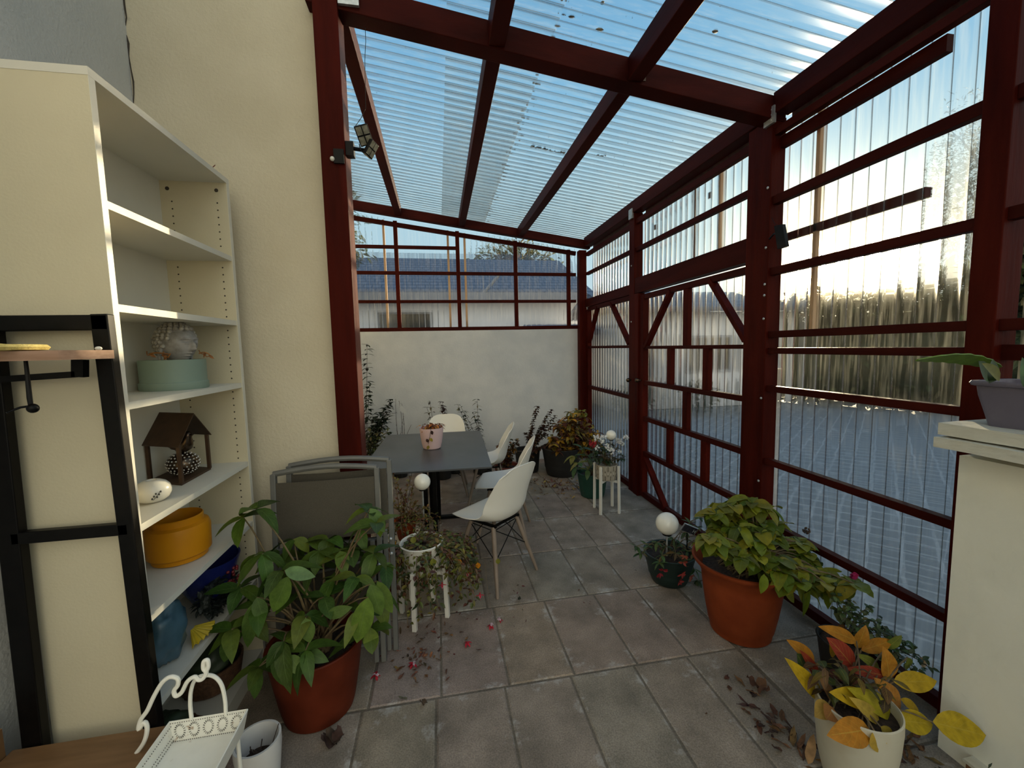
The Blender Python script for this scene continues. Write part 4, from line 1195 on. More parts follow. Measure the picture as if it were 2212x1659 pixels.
hk.build('coat_hook', M['black_metal'], hs)
MB().box(-1.33, -0.905, 0.93, 1.415, 0.425, 0.455).build('seat', M['wood_floorbox'], hs, smooth=False, bevel=.003)
for x, y in ((-1.31, 0.95), (-0.93, 0.95)): MB().box(x - .015, x + .015, y - .015, y + .015, 0, 0.425).build('leg', M['black_metal'], hs, smooth=False)
MB().box(-1.40, -1.335, 0.95, 1.40, 0.0, 0.54).build('side_board', M['wood_floorbox'], hs, smooth=False)
ht = thing('straw_hat', (-1.22, 1.25, 1.668), 'yellow straw hat lying on the hall stand shelf at the left edge', 'hat')
hc = V((-1.175, 1.32, 1.668))
def brim(t, z): return 1 + 0.03 * math.sin(3 * t + 1)
MB().lathe([(0.052, 0.004), (0.105, 0.000), (0.145, 0.003), (0.150, 0.010), (0.144, 0.017), (0.10, 0.016), (0.056, 0.022), (0.052, 0.05), (0.045, 0.075), (0.02, 0.082), (0.001, 0.083)], hc + V((-0.0, -0.06, 0)), 48, fn=brim, closed=False).build('body', M['straw'], ht)
tag(MB().sphere((-0.962, 1.38, 1.673), (0.009, 0.007, 0.006), 10, 7).build('white_pebble', M['white_glaze']), 'tiny white pebble at the right end of the hall stand shelf', 'pebble')

# white enamel tray stand at the bottom left
TX0, TX1, TY0, TY1, TZ = -0.875, -0.652, 0.93, 1.372, 0.50
ts = thing('tray_stand', (-0.76, 1.15, 0), 'white enamel tray stand with pierced rim and curly wire handle', 'plant stand')
mb = MB()
mb.box(TX0 + .012, TX1 - .012, TY0, TY1 - .012, TZ - 0.062, TZ - 0.058)
mb.build('tray_floor', M['white_metal'], ts, smooth=False)
def wall_strip(a, b, c, d, nm):
    MB().grid(lambda u, v: V(a).lerp(V(b), u).lerp(V(d).lerp(V(c), u), v), 4, 2, thick=0.0025).build(nm, M['white_metal'], ts, smooth=False)
bz = TZ - 0.060
I = 0.012
wall_strip((TX0 + I, TY1 - I, bz), (TX1 - I, TY1 - I, bz), (TX1, TY1, TZ), (TX0, TY1, TZ), 'rim')
wall_strip((TX1 - I, TY1 - I, bz), (TX1 - I, TY0, bz), (TX1, TY0, TZ), (TX1, TY1, TZ), 'rim')
wall_strip((TX0 + I, TY0, bz), (TX0 + I, TY1 - I, bz), (TX0, TY1, TZ), (TX0, TY0, TZ), 'rim')
MB().tube([(TX0, TY0, TZ), (TX0, TY1, TZ), (TX1, TY1, TZ), (TX1, TY0, TZ)], 0.0028, 6).build('rolled_edge', M['white_metal'], ts)
pm = MB()
def far(u, v): # point just in front of the far rim
    return V((TX0 + I, TY1 - I, bz)).lerp(V((TX1 - I, TY1 - I, bz)), u).lerp(V((TX0, TY1, TZ)).lerp(V((TX1, TY1, TZ)), u), v) + V((0, -0.0032, 0))
for k in range(5):
    for q in range(18):
        a = 2 * math.pi * q / 18
        cx_, cz_ = 0.12 + 0.19 * k, 0.52
        p0 = far(cx_ + 0.050 * math.cos(a), cz_ + 0.26 * math.sin(a)); p1 = far(cx_ + 0.075 * math.cos(a), cz_ + 0.36 * math.sin(a))
        pm.bar(p0, p1, 0.0012, 0.0012)
for k in range(34):
    for v in (0.06, 0.94): pm.sphere(far((k + .5) / 34, v), 0.0014, 5, 4)
def lft(u, v): return V((TX0 + I, TY0, bz)).lerp(V((TX0 + I, TY1 - I, bz)), u).lerp(V((TX0, TY0, TZ)).lerp(V((TX0, TY1, TZ)), u), v) + V((0.0034, 0, 0))
for k in range(60):
    for v in (0.12, 0.30, 0.8): pm.sphere(lft((k + .5) / 60, v), 0.0014, 5, 4)
pm.build('pierced_pattern', M['hole'], ts)
def wire(pxs, Y, r, nm='wire_handle'):
    pts = [at(x, y, Y=Y) for x, y in pxs]
    # smooth the run
    out_ = []
    for i in range(len(pts) - 1):
        p0, p1, p2, p3 = pts[max(i - 1, 0)], pts[i], pts[i + 1], pts[min(i + 2, len(pts) - 1)]
        for q in range(5):
            t = q / 5
            out_.append(0.5 * ((2 * p1) + (-p0 + p2) * t + (2 * p0 - 5 * p1 + 4 * p2 - p3) * t * t + (-p0 + 3 * p1 - 3 * p2 + p3) * t ** 3))
    out_.append(pts[-1])
    return MB().tube(out_, r, 8).build(nm, M['white_metal'], ts)
wire([(414, 1553), (411, 1520), (413, 1490), (422, 1468), (440, 1459), (462, 1461), (478, 1478), (486, 1510), (488, 1543)], 1.372, 0.0058)
wire([(258, 1680), (285, 1640), (310, 1605), (318, 1575), (312, 1560), (300, 1575), (304, 1555), (318, 1535), (332, 1505), (350, 1475), (368, 1462), (384, 1466), (384, 1480), (376, 1492), (380, 1503), (392, 1496), (405, 1472), (420, 1462), (428, 1468), (438, 1466), (446, 1452), (440, 1444), (440, 1430), (448, 1426), (450, 1440), (444, 1452)], 1.33, 0.0062)
for x in (TX0 + .02, TX1 - .02):
    for y in (TY0 + .03, TY1 - .03):
        MB().tube([(x, y, 0), (x, y, bz - 0.001)], 0.006, 8).build('leg', M['white_metal'], ts)
MB().box(TX0 + .01, TX1 - .01, TY0 + .02, TY1 - .02, 0.12, 0.124).build('lower_tray', M['white_metal'], ts, smooth=False)

# ------------------------------------------------------------------ pots
def pot(parent, c, rb, rt, h, mt, soil=True, rim=0.0, seg=48, fn=None, name='pot', soilz=0.86, flare=0.0):
    c = V(c)
    pr = [(rb * 0.9, 0), (rb, 0.006)]
    for k in range(1, 7):
        t = k / 6; pr.append((rb + (rt - rim * .6 - rb) * (t ** (0.85 if not flare else 1 + flare)), h * 0.80 * t))
    if rim:
        pr += [(rt - rim * .5, h * 0.84), (rt - rim * .2, h * 0.90), (rt, h * 0.94), (rt + 0.004, h * 0.985), (rt, h), (rt - rim, h * 0.985)]
    else:
        pr += [(rt, h * 0.97), (rt, h), (rt - 0.008, h)]
    last = pr[-1][0]
    pr += [(last - 0.004, h * (soilz - 0.03)), (last - 0.02, h * 0.3), (0.001, h * 0.28)]
    MB().lathe(pr, c, seg, fn=fn, closed=False).build(name, M[mt], parent)
    if soil:
        r = last - 0.006
        mb = MB()
        mb.grid(lambda u, v: c + V((r * v * math.cos(2 * math.pi * u), r * v * math.sin(2 * math.pi * u), h * soilz + 0.012 * noise.noise(V((u * 9, v * 7, c.x))) - 0.006 * v)), 36, 8)
        mb.build('soil', M['soil'], parent)

# white bucket with dead twigs
bcn = at(556, 1600, Z=0.19)
o = thing('white_bucket', (bcn.x, bcn.y, 0), 'small white bucket pot with dead twigs beside the enamel tray', 'pot')
pot(o, (bcn.x, bcn.y, 0), 0.062, 0.080, 0.20, 'white_pot', soilz=0.55)
mb = MB()
for i in range(16):
    a = random.uniform(0, 6.28); r = random.uniform(0, .045)
    p0 = V((bcn.x + r * math.cos(a), bcn.y + r * math.sin(a), 0.11)); p1 = p0 + V((random.uniform(-.05, .05), random.uniform(-.05, .05), random.uniform(0.01, 0.05)))
    q = p1 - V((bcn.x, bcn.y, 0)); 
    if math.hypot(q.x, q.y) > .06: p1 = p0 + V((0, 0, .03))
    mb.tube([p0, p1], 0.002, 5)
mb.tube([(bcn.x + .03, bcn.y + .02, .11), (bcn.x + .045, bcn.y + .03, .16), (bcn.x + .062, bcn.y + .04, .21)], 0.0016, 5)
mb.build('twigs', M['dark_stem'], o)

# ------------------------------------------------------------------ folding garden chairs leaning on the wall
def folded_chair(x0, x1, yb, yt, ztop, label):
    o = thing('folding_chair', ((x0 + x1) / 2, yb, 0), label, 'folding chair', 'folded garden chairs leaning on the house wall')
    def pt(x, z, off=0): 
        t = z / ztop
        return V((x, yb + (yt - yb) * t - off, z))
    w, d = 0.026, 0.032
    for x in (x0, x1): MB().bar(pt(x, 0.004), pt(x, ztop - 0.012), w, d, (0, 1, 0)).build('side_tube', M['taupe_frame'], o, smooth=False, bevel=.004)
    top = [pt(x0 + (x1 - x0) * k / 10, ztop - 0.012 + 0.022 * math.sin(math.pi * k / 10)) for k in range(11)]
    MB().tube(top, 0.015, 8).build('top_tube', M['taupe_frame'], o)
    MB().grid(lambda u, v: pt(x0 + .014 + (x1 - x0 - .028) * u, ztop - 0.055 - (0.30) * v, 0.012 + 0.012 * math.sin(math.pi * u)), 10, 6, thick=0.002).build('back_sling', M['sling'], o)
    MB().grid(lambda u, v: pt(x0 + .03 + (x1 - x0 - .06) * u, ztop - 0.42 - (0.42) * v, 0.02), 6, 6, thick=0.002).build('seat_sling', M['sling'], o)
    for x in (x0 + 0.030, x1 - 0.030): MB().bar(pt(x, 0.03, 0.034), pt(x, ztop - 0.38, 0.034), 0.022, 0.022, (0, 1, 0)).build('leg', M['taupe_frame'], o, smooth=False, bevel=.003)
    for z in (ztop - 0.43, 0.12): MB().tube([pt(x0 + .02, z, 0.03), pt(x1 - .02, z, 0.03)], 0.009, 8).build('cross_tube', M['taupe_frame'], o)
    MB().tube(curve_pts(pt(x0 + .1, ztop - .52, .05), pt(x1 - .03, ztop - .47, .05), (0, -0.01, 0.0), 6), 0.007, 8).build('armrest', M['taupe_frame'], o)
    for z in (ztop - 0.44, ztop - 0.52): MB().sphere(pt(x1 - .004, z, 0.02), (0.010, .008, .010), 8, 6).build('hinge_bolt', M['steel'], o)
    return o
folded_chair(-0.850, -0.345, 2.150, 2.235, 1.045, 'front taupe folding chair of the stack leaning on the house wall')
folded_chair(-0.800, -0.290, 2.225, 2.312, 1.062, 'rear taupe folding chair of the stack, nearest the red post')

# ================================================================== TABLE AND CHAIRS
TZT = 0.785
tb = thing('dining_table', (-0.09, 3.63, 0), 'rectangular garden table with a dark slate grey top and black metal legs', 'table')
ta = R(-2.0)
def tp(x, y, z=0): return V((-0.095 + x * math.cos(ta) - y * math.sin(ta), 3.625 + x * math.sin(ta) + y * math.cos(ta), z))
TW, TL = 0.475, 0.675
mb = MB().quadbox([tp(-TW, -TL, TZT - .014), tp(TW, -TL, TZT - .014), tp(TW, TL, TZT - .014), tp(-TW, TL, TZT - .014), tp(-TW, -TL, TZT), tp(TW, -TL, TZT), tp(TW, TL, TZT), tp(-TW, TL, TZT)])
mb.build('table_top', M['table_top'], tb, smooth=False, bevel=.002)
for sy in (-1, 1):
    for sx in (-0.035, 0.035):
        MB().bar(tp(sx, sy * .34, 0.02), tp(sx, sy * .34, TZT - .03), 0.034, 0.05, (0, 1, 0)).build('leg', M['black_metal'], tb, smooth=False, bevel=.003)
    MB().bar(tp(-.33, sy * .34, 0.015), tp(.33, sy * .34, 0.015), 0.05, 0.028).build('foot', M['black_metal'], tb, smooth=False, bevel=.003)
    MB().bar(tp(-.38, sy * .34, TZT - .030), tp(.38, sy * .34, TZT - .030), 0.04, 0.030).build('top_bearer', M['black_metal'], tb, smooth=False)
MB().bar(tp(0, -.34, TZT - .06), tp(0, .34, TZT - .06), 0.03, 0.03).build('spine', M['black_metal'], tb, smooth=False)

def shell_fn(u, v):
    P_ = [(.235, .452), (.205, .470), (.12, .462), (.02, .452), (-.08, .452), (-.155, .470), (-.195, .520), (-.215, .590), (-.235, .670), (-.262, .760), (-.290, .865)]
    Wd = [.170, .205, .228, .238, .240, .238, .236, .230,   .222, .206, .168]
    Lf = [.000, .004, .022, .042, .062, .080, .060, .030, .012, .004, .000]     # rise of the seat edge
    Fw = [.000, .000, .000, .000, .010, .040, .070, .078, .065, .045, .020]     # wrap of the back edge
    k = u * 10; i = min(int(k), 9); t = k - i
    def cr_(A, comp=None):
        g = (lambda q: A[max(0, min(10, q))] if comp is None else A[max(0, min(10, q))][comp])
        a, b, c, d = g(i - 1), g(i), g(i + 1), g(i + 2)
        return 0.5 * (2 * b + (c - a) * t + (2 * a - 5 * b + 4 * c - d) * t * t + (3 * b - a - 3 * c + d) * t ** 3)
    y, z = cr_(P_, 0), cr_(P_, 1)
    w, l, f = cr_(Wd), cr_(Lf), cr_(Fw)
    e = abs(v) ** 2.4
    vv = math.copysign(min(1, abs(v)) ** 0.95, v)
    z2 = z + l * e
    if u > 0.93: z2 -= 0.035 * ((u - .93) / .07) * abs(v) ** 4
    if u < 0.08: y -= 0.03 * (1 - u / .08) * abs(v) ** 3
    return (vv * w, y + f * e, z2)
def make_chair():
    o = thing('shell_chair', (0, 0, 0), 'white moulded shell chair', 'chair', rz=0.0001)
    ORG[o.name] = V((0, 0, 0))
    MB().grid(lambda a, b: shell_fn(b, a * 2 - 1), 24, 44, thick=-0.006).build('seat_shell', M['chair_white'], o, angle=75)
    for sx in (-1, 1):
        for sy in (-1, 1):
            t0, t1 = V((sx * .125, sy * .105 - .01, .425)), V((sx * .225, sy * .215 - .01, 0.0))
            MB().tube([t0, t0.lerp(t1, .5), t1], [0.016, 0.0165, 0.0115], 12).build('leg', M['beech'], o)
    wr_ = MB()
    for (a, b) in (((-1, -1), (1, -1)), ((-1, 1), (1, 1)), ((-1, -1), (-1, 1)), ((1, -1), (1, 1))):
        def q(s_, t):
            return V((s_[0] * .125, s_[1] * .105 - .01, .425)).lerp(V((s_[0] * .225, s_[1] * .215 - .01, 0)), t)
        wr_.tube([q(a, 0.04), q(b, 0.50)], 0.0035, 6); wr_.tube([q(b, 0.04), q(a, 0.50)], 0.0035, 6)
    wr_.build('wire_brace', M['black_metal'], o)
    fr = MB()
    for sx in (-1, 1): fr.bar((sx * .125, -.14, .432), (sx * .125, .12, .432), 0.016, 0.016)
    for sy in (-.13, .11): fr.bar((-.13, sy, .437), (.13, sy, .437), 0.016, 0.012)
    fr.build('mounting_frame', M['black_metal'], o)
    return o
ch0 = make_chair()
def put_chair(first, c, f, label):
    o = ch0 if first else copy_tree(ch0)
    o.location = (c[0], c[1], 0)
    o.rotation_euler = (0, 0, math.atan2(f[1], f[0]) - math.pi / 2)
    tag(o, label, 'chair', 'white shell chairs around the slate table')
put_chair(True, (0.345, 2.88), (-0.66, 0.75), 'white shell chair nearest the camera, turned away with its back to the floor aisle')
put_chair(False, (0.52, 3.54), (-0.965, 0.26), 'white shell chair on the right side of the table, right behind the nearest one')
put_chair(False, (0.46, 4.24), (-0.98, 0.16), 'white shell chair on the right side of the table, farthest along it')
put_chair(False, (0.05, 4.72), (-0.05, -1), 'white shell chair at the head of the table by the low back wall')

# ================================================================== PLANTS
def potted(name, c, label, cat='potted plant'):
    return thing(name, (c[0], c[1], c[2] if len(c) > 2 else 0), label, cat)
def whorl(mb, p, n, L, W, cols, up=(0, 0, 1), droop=0.3, spread=1.0, seg=5, curl=0.35, wave=0.03, a0=None, rnd=0.8):
    a0 = random.uniform(0, 6.28) if a0 is None else a0
    for k in range(n):
        a = a0 + 2 * math.pi * k / n + random.uniform(-.3, .3)
        d = V((math.cos(a), math.sin(a), random.uniform(-droop, droop * .5))) * spread + V(up) * random.uniform(0, .3)
        mb.leaf(p, d, V(up) + V((random.uniform(-.3, .3), random.uniform(-.3, .3), 0)), L * random.uniform(.65, 1.15), W * random.uniform(.75, 1.15), jit(random.choice(cols), .2), curl=curl * random.uniform(.4, 1.5), wave=wave, seg=seg, rnd=rnd)

# big broad leaved shrub at the left
PC = V((-0.605, 1.925, 0)); PH = 0.335
o = potted('potted_shrub', PC, 'large broad leaved green shrub in a terracotta pot in front of the folding chairs')
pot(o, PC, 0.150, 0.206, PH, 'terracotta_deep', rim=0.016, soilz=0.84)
G1 = [(0.055, 0.105, 0.014), (0.080, 0.130, 0.018), (0.11, 0.155, 0.020), (0.040, 0.080, 0.014)]
nodes = [(554, 1099, 1.98), (526, 1118, 2.02), (566, 1196, 1.90), (520, 1270, 1.95), (606, 1232, 1.84), (558, 1312, 1.86), (634, 1165, 2.05), (710, 1165, 2.08),
         (794, 1102, 1.97), (812, 1130, 1.86), (777, 1145, 2.06), (722, 1247, 1.92), (807, 1195, 1.95), (832, 1222, 2.02), (769, 1247, 1.85), (815, 1280, 1.92), (659, 1330, 1.80), (621, 1253, 1.96), (676, 1225, 2.04),
         (613, 1385, 1.74), (660, 1405, 1.72), (560, 1440, 1.78), (537, 1335, 1.92), (500, 1360, 1.90), (773, 1320, 1.78), (800, 1360, 1.84), (735, 1190, 1.98), (604, 1200, 2.06), (700, 1290, 1.86), (640, 1290, 1.92), (580, 1270, 2.02), (690, 1190, 2.02), (760, 1190, 2.0)]
st, lf = MB(), MB()
for i, (px, py, Y) in enumerate(nodes):
    p = at(px, py, Y=Y)
    if p.x < -.90: p = at(px, py, X=-.90)
    a = random.uniform(0, 6.28)
    base = PC + V((0.06 * math.cos(a), 0.06 * math.sin(a), PH * 0.84))
    st.tube(curve_pts(base, p, (random.uniform(-.03, .03), random.uniform(-.02, .02), 0.05 + 0.03 * random.random()), 7), [0.0062 - 0.0005 * k for k in range(8)], 6)
    whorl(lf, p, random.choice((3, 4, 5)), 0.135, 0.066, G1, droop=0.75, seg=6, curl=0.55, wave=0.02)
# the largest leaves, hung where the photograph shows them
for (px, py, qx, qy, Y, W, c) in ((795, 1290, 772, 1385, 1.74, .088, (0.13, 0.21, 0.030)), (623, 1245, 590, 1318, 1.80, .080, (0.11, 0.19, 0.030)), (800, 1262, 822, 1325, 1.80, .07, (0.10, 0.17, 0.03)),
        (815, 1255, 845, 1320, 1.86, .06, (0.12, 0.19, 0.03)), (800, 1355, 803, 1410, 1.80, .065, (0.14, 0.20, 0.03)), (645, 1400, 702, 1428, 1.74, .055, (0.07, 0.14, 0.03)), (625, 1415, 650, 1454, 1.70, .055, (0.12, 0.19, 0.04)),
        (660, 1335, 668, 1385, 1.76, .06, (0.12, 0.19, 0.04)), (550, 1300, 532, 1395, 1.84, .065, (0.09, 0.16, 0.03)), (500, 1370, 483, 1428, 1.86, .06, (0.08, 0.15, 0.03)), (560, 1440, 548, 1508, 1.78, .05, (0.08, 0.15, 0.03)),
        (600, 1400, 612, 1480, 1.74, .07, (0.06, 0.12, 0.02)), (615, 1232, 672, 1245, 1.80, .055, (0.12, 0.22, 0.09)), (800, 1098, 828, 1145, 1.90, .06, (0.09, 0.17, 0.04)), (705, 1330, 752, 1315, 1.78, .05, (0.09, 0.15, 0.03)), (555, 1290, 568, 1340, 1.82, .06, (0.07, 0.13, 0.03))):
    p, q = at(px, py, Y=Y), at(qx, qy, Y=Y - 0.02)
    if p.x < -.93: p = at(px, py, X=-.93)
    if q.x < -.95: q = at(qx, qy, X=-.95)
    lf.leaf(p, q - p, (0.15, -1, 0.45), (q - p).length * 1.12, W, c, curl=0.12, fold=0.18, seg=8, wave=0.015)
    st.tube(curve_pts(PC + V((0, 0, PH * .84)), p, (0, 0, 0.06), 6), [0.005, .005, .0045, .004, .0035, .003, .002], 6)
st.build('stems', M['stem'], o)
lf.build('foliage', M['leaf_big'], o, angle=180)

# plant stand with trailing fuchsia
def leg_stand(c, r, h, label, mt='white_wood', a0=0.4, ring=True, w=0.022, name='plant_stand', over=0.05):
    o = thing(name, (c[0], c[1], 0), label, 'plant stand')
    for k in range(4):
        a = a0 + k * math.pi / 2
        x, y = c[0] + r * math.cos(a), c[1] + r * math.sin(a)
        MB().bar((x, y, 0), (c[0] + (r - .006) * math.cos(a), c[1] + (r - .006) * math.sin(a), h + over), w, w, (math.cos(a), math.sin(a), 0)).build('leg', M[mt], o, smooth=False, bevel=.002)
    for k in range(2):
        a = a0 + k * math.pi / 2
        MB().bar((c[0] + (r - .014) * math.cos(a), c[1] + (r - .014) * math.sin(a), h - .014 - .0005 * k), (c[0] - (r - .014) * math.cos(a), c[1] - (r - .014) * math.sin(a), h - .014 - .0005 * k), 0.020, 0.022).build('cross_bar', M[mt], o, smooth=False)
    return o
FC = V((-0.145, 2.50, 0))
leg_stand(FC, 0.150, 0.30, 'white wooden plant stand under the trailing fuchsia, beside the folding chairs', a0=R(-20), w=0.026)
o = potted('trailing_fuchsia', (FC.x, FC.y, 0.30), 'trailing fuchsia with orange tinged leaves and red flowers in a round white bowl')
def brk(t, z): return 1 + 0.012 * math.sin(t * 17) * math.sin(t * 5)
MB().lathe([(0.07, .300), (0.10, .312), (0.120, .38), (0.125, .455), (0.131, .468), (0.133, .476), (0.126, .480), (0.119, .472), (0.112, .40), (0.001, .38)], FC * 1, 48, fn=brk, closed=False).build('bowl', M['white_glaze'], o)
MB().grid(lambda u, v: FC + V((0.116 * v * math.cos(6.2832 * u), 0.116 * v * math.sin(6.2832 * u), 0.446 + 0.012 * noise.noise(V((u * 9, v * 7, 1))))), 30, 6).build('soil', M['soil'], o)
st, lf, fl = MB(), MB(), MB()
FG = [(0.07, 0.085, 0.018), (0.10, 0.11, 0.02), (0.14, 0.15, 0.025), (0.19, 0.15, 0.025), (0.12, 0.05, 0.02), (0.05, 0.07, 0.02), (0.09, 0.035, 0.02)]
def trail(c0, top, ang_, reach, drop, n=10, rise=0.045):
    p0 = V(c0) + V((0.03 * math.cos(ang_), 0.03 * math.sin(ang_), top))
    pts = []
    for i in range(n + 1):
        t = i / n
        r = 0.03 + reach * (1 - (1 - t) ** 1.7)
        z = top + rise * math.sin(min(1, t * 1.8) * math.pi / 2) - drop * t ** 2.0
        pts.append(V((c0[0] + r * math.cos(ang_ + .25 * t), c0[1] + r * math.sin(ang_ + .25 * t), max(0.03, z))))
    return pts
for i in range(84):
    a = random.gauss(0.1, 1.3) if i % 3 else random.uniform(-math.pi, math.pi)
    right = math.cos(a) > 0
    reach = random.uniform(0.12, 0.30) if right else random.uniform(0.10, 0.20)
    if right and abs(a) < 0.7: reach += random.uniform(0, 0.10)
    pts = trail(FC, 0.46, a, reach, random.uniform(0.16, 0.44))
    st.tube(pts, 0.0016, 4)
    for k in range(2, len(pts)):
        for q in range(random.choice((2, 3, 3))):
            lf.leaf(pts[k] + V((random.uniform(-.012, .012),) * 3), (random.uniform(-1, 1), random.uniform(-1, 1), random.uniform(-.9, .3)), (0, -.3, 1), random.uniform(.022, .045), random.uniform(.013, .024), jit(random.choice(FG), .25), seg=3)
for i in range(40):
    a, r = random.uniform(0, 6.28), random.uniform(0, .12)
    lf.leaf(FC + V((r * math.cos(a), r * math.sin(a), random.uniform(.455, .49))), (random.uniform(-1, 1), random.uniform(-1, 1), .3), (0, 0, 1), .03, .018, jit(random.choice(FG), .3), seg=3)
for (px, py, Y, c, L) in ((990, 1215, 2.38, (0.70, 0.26, 0.01), .050), (972, 1208, 2.40, (0.55, 0.25, 0.02), .038), (1032, 1222, 2.42, (0.65, 0.24, 0.01), .042), (850, 1174, 2.38, (0.42, 0.22, 0.03), .040), (935, 1215, 2.33, (0.22, 0.23, 0.03), .05), (892, 1167, 2.36, (0.22, 0.22, 0.04), .045), (1075, 1213, 2.40, (0.2, 0.2, .03), .04)):
    p = at(px, py, Y=Y); lf.leaf(p + V((0, 0, L / 2)), (0.1, 0, -1), (0, -1, .2), L, L * .75, c, curl=.1, seg=5)
def fuchsia_flower(mb, p, s=1.0):
    for k in range(4):
        a = k * 1.57
        mb.leaf(p, (math.cos(a) * .8, math.sin(a) * .8, -0.7), (0, 0, 1), 0.026 * s, 0.010 * s, (0.62, 0.012, 0.035), curl=-.5, seg=3)
    mb.sphere(p + V((0, 0, -0.014 * s)), (0.008 * s, 0.008 * s, 0.011 * s), 8, 6, col=(0.72, 0.38, 0.46))
    mb.tube([p, p + V((0, 0, .012 * s))], 0.003 * s, 6, col=(0.55, 0.02, 0.04))
    mb.tube([p + V((0, 0, -.02 * s)), p + V((0.002, 0, -.04 * s))], 0.0008, 4, col=(0.6, 0.05, 0.1))
for (px, py, Y) in ((1037, 1284, 2.34), (1010, 1237, 2.40), (955, 1262, 2.36)):
    p = at(px, py, Y=Y); fl = MB(); fuchsia_flower(fl, p); fl.build('flower', M['petal'], o)
    st.tube(curve_pts(p + V((-0.03, 0.02, 0.14)), p + V((0, 0, .01)), (0.01, 0, 0), 5), 0.001, 4)
p_ = [at(x, y, Y=2.40) for x, y in ((1047, 1215), (1052, 1260), (1058, 1300), (1063, 1335))]
st.tube(p_, 0.001, 4)
st.build('stems', M['stem'], o); lf.build('foliage', M['leaf'], o, smooth=False)

# second stand with small terracotta pot behind
SC2 = V((-0.262, 2.80, 0))
leg_stand(SC2, 0.135, 0.360, 'white plant stand carrying the small terracotta pot between table and fuchsia', a0=R(10), w=0.020, over=0.01)
o = thing('scrolled_wire_ring', (SC2.x, SC2.y, 0.36), 'white scrolled wire tray under the small terracotta pot', 'tray')
mb = MB()
mb.tube([(SC2.x + 0.135 * math.cos(k * .2618), SC2.y + 0.135 * math.sin(k * .2618), 0.395 + 0.006 * math.sin(k * 1.57)) for k in range(25)], 0.0035, 6)
mb.lathe([(0.001, .3601), (0.12, .3601), (0.135, .3901), (0.131, .3901), (0.118, .364), (0.001, .364)], (SC2.x, SC2.y, 0), 36, closed=False)
mb.build('body', M['white_metal'], o)
o = potted('potted_succulent', (SC2.x, SC2.y, 0.365), 'small terracotta pot with upright reddish stems next to the globe light')
pot(o, (SC2.x, SC2.y, 0.365), 0.052, 0.076, 0.135, 'terracotta', rim=0.012, soilz=.85)
st, lf = MB(), MB()
RD = [(0.17, 0.11, 0.02), (0.22, 0.07, 0.03), (0.15, 0.14, 0.03), (0.26, 0.20, 0.04), (0.11, 0.045, 0.03)]
for (px, py) in ((850, 1025), (886, 1032), (832, 1070), (865, 1060), (900, 1085), (875, 1075), (925, 1095), (845, 1095), (935, 1120), (825, 1110), (858, 1040), (892, 1050)):
    p = at(px, py, Y=2.82 + random.uniform(-.05, .05))
    pts = curve_pts(SC2 + V((random.uniform(-.03, .03), random.uniform(-.03, .03), .48)), p, (random.uniform(-.02, .02), 0, 0.01), 9)
    st.tube(pts, 0.0028, 5)
    for k in range(1, 10):
        for q in range(4):
            a = random.uniform(0, 6.28)
            lf.leaf(pts[k], (math.cos(a), math.sin(a), .5), (0, 0, 1), random.uniform(.018, .032), .013, jit(random.choice(RD), .3), curl=-.2, seg=3)
for i in range(26):
    pts = trail(SC2, 0.49, random.uniform(-2.4, 1.2), random.uniform(.08, .24), random.uniform(.05, .22), 7)
    st.tube(pts, 0.0013, 4)
    for k in range(1, 8):
        for q in range(2): lf.leaf(pts[k], (random.uniform(-1, 1), random.uniform(-1, 1), random.uniform(-.7, .6)), (0, 0, 1), .026, .015, jit(random.choice(FG + RD), .3), seg=3)
st.build('stems', M['stem'], o); lf.build('foliage', M['leaf'], o, smooth=False)

def globe_light(p, r, zb, label):
    o = thing('globe_light', (p[0], p[1], zb), label, 'garden light', 'milky white solar globe lights')
    MB().sphere(p, r, 32, 20).build('globe', M['globe'], o, angle=180)
    MB().tube([(p[0], p[1], zb), (p[0], p[1], p[2] - r * .9)], 0.006, 8).build('stake', M['steel'], o)
    MB().lathe([(0.001, 0), (r * .42, 0.002), (r * .42, 0.014), (0.001, .016)], (p[0], p[1], p[2] - r - 0.004), 20, closed=False).build('collar', M['black_metal'], o)
    return o
p = at(912, 1041, Y=2.84); globe_light(p, 0.056, 0.47, 'milky white globe light standing in the small terracotta pot at the table edge')
p = at(1320, 940, Y=3.80); globe_light(p, 0.051, 0.46, 'milky white globe light above the white flowers in the patterned pot')
p = at(1441, 1131, Y=2.46); globe_light(p, 0.074, 0.22, 'largest milky white globe light, in the dark green pot near the gate')

# pink pot with a withered plant on the table
pp = V((-0.085, 3.63, TZT))
o = potted('pink_pot_plant', pp, 'pale pink pot with a withered orange brown plant standing on the slate table')
MB().lathe([(0.066, 0), (0.076, 0.006), (0.088, 0.05), (0.098, 0.12), (0.103, 0.178), (0.102, 0.186), (0.096, 0.184), (0.090, 0.12), (0.001, 0.11)], pp, 48, closed=False).build('pot', M['pink_pot'], o)
MB().grid(lambda u, v: pp + V((0.094 * v * math.cos(6.2832 * u), 0.094 * v * math.sin(6.2832 * u), 0.166 + 0.01 * noise.noise(V((u * 9, v * 7, 2))))), 30, 6).build('soil', M['soil'], o)
st, lf = MB(), MB()
OR = [(0.30, 0.085, 0.015), (0.42, 0.15, 0.02), (0.16, 0.045, 0.02), (0.10, 0.03, 0.015)]
for i in range(90):
    a, r = random.uniform(0, 6.28), random.uniform(0, .09)
    q = pp + V((r * math.cos(a), r * math.sin(a), .17 + random.uniform(0, .045)))
    lf.leaf(q, (math.cos(a), math.sin(a), random.uniform(-.4, .6)), (0, 0, 1), .035, .02, jit(random.choice(OR), .3), curl=.8, wave=.15, seg=4)
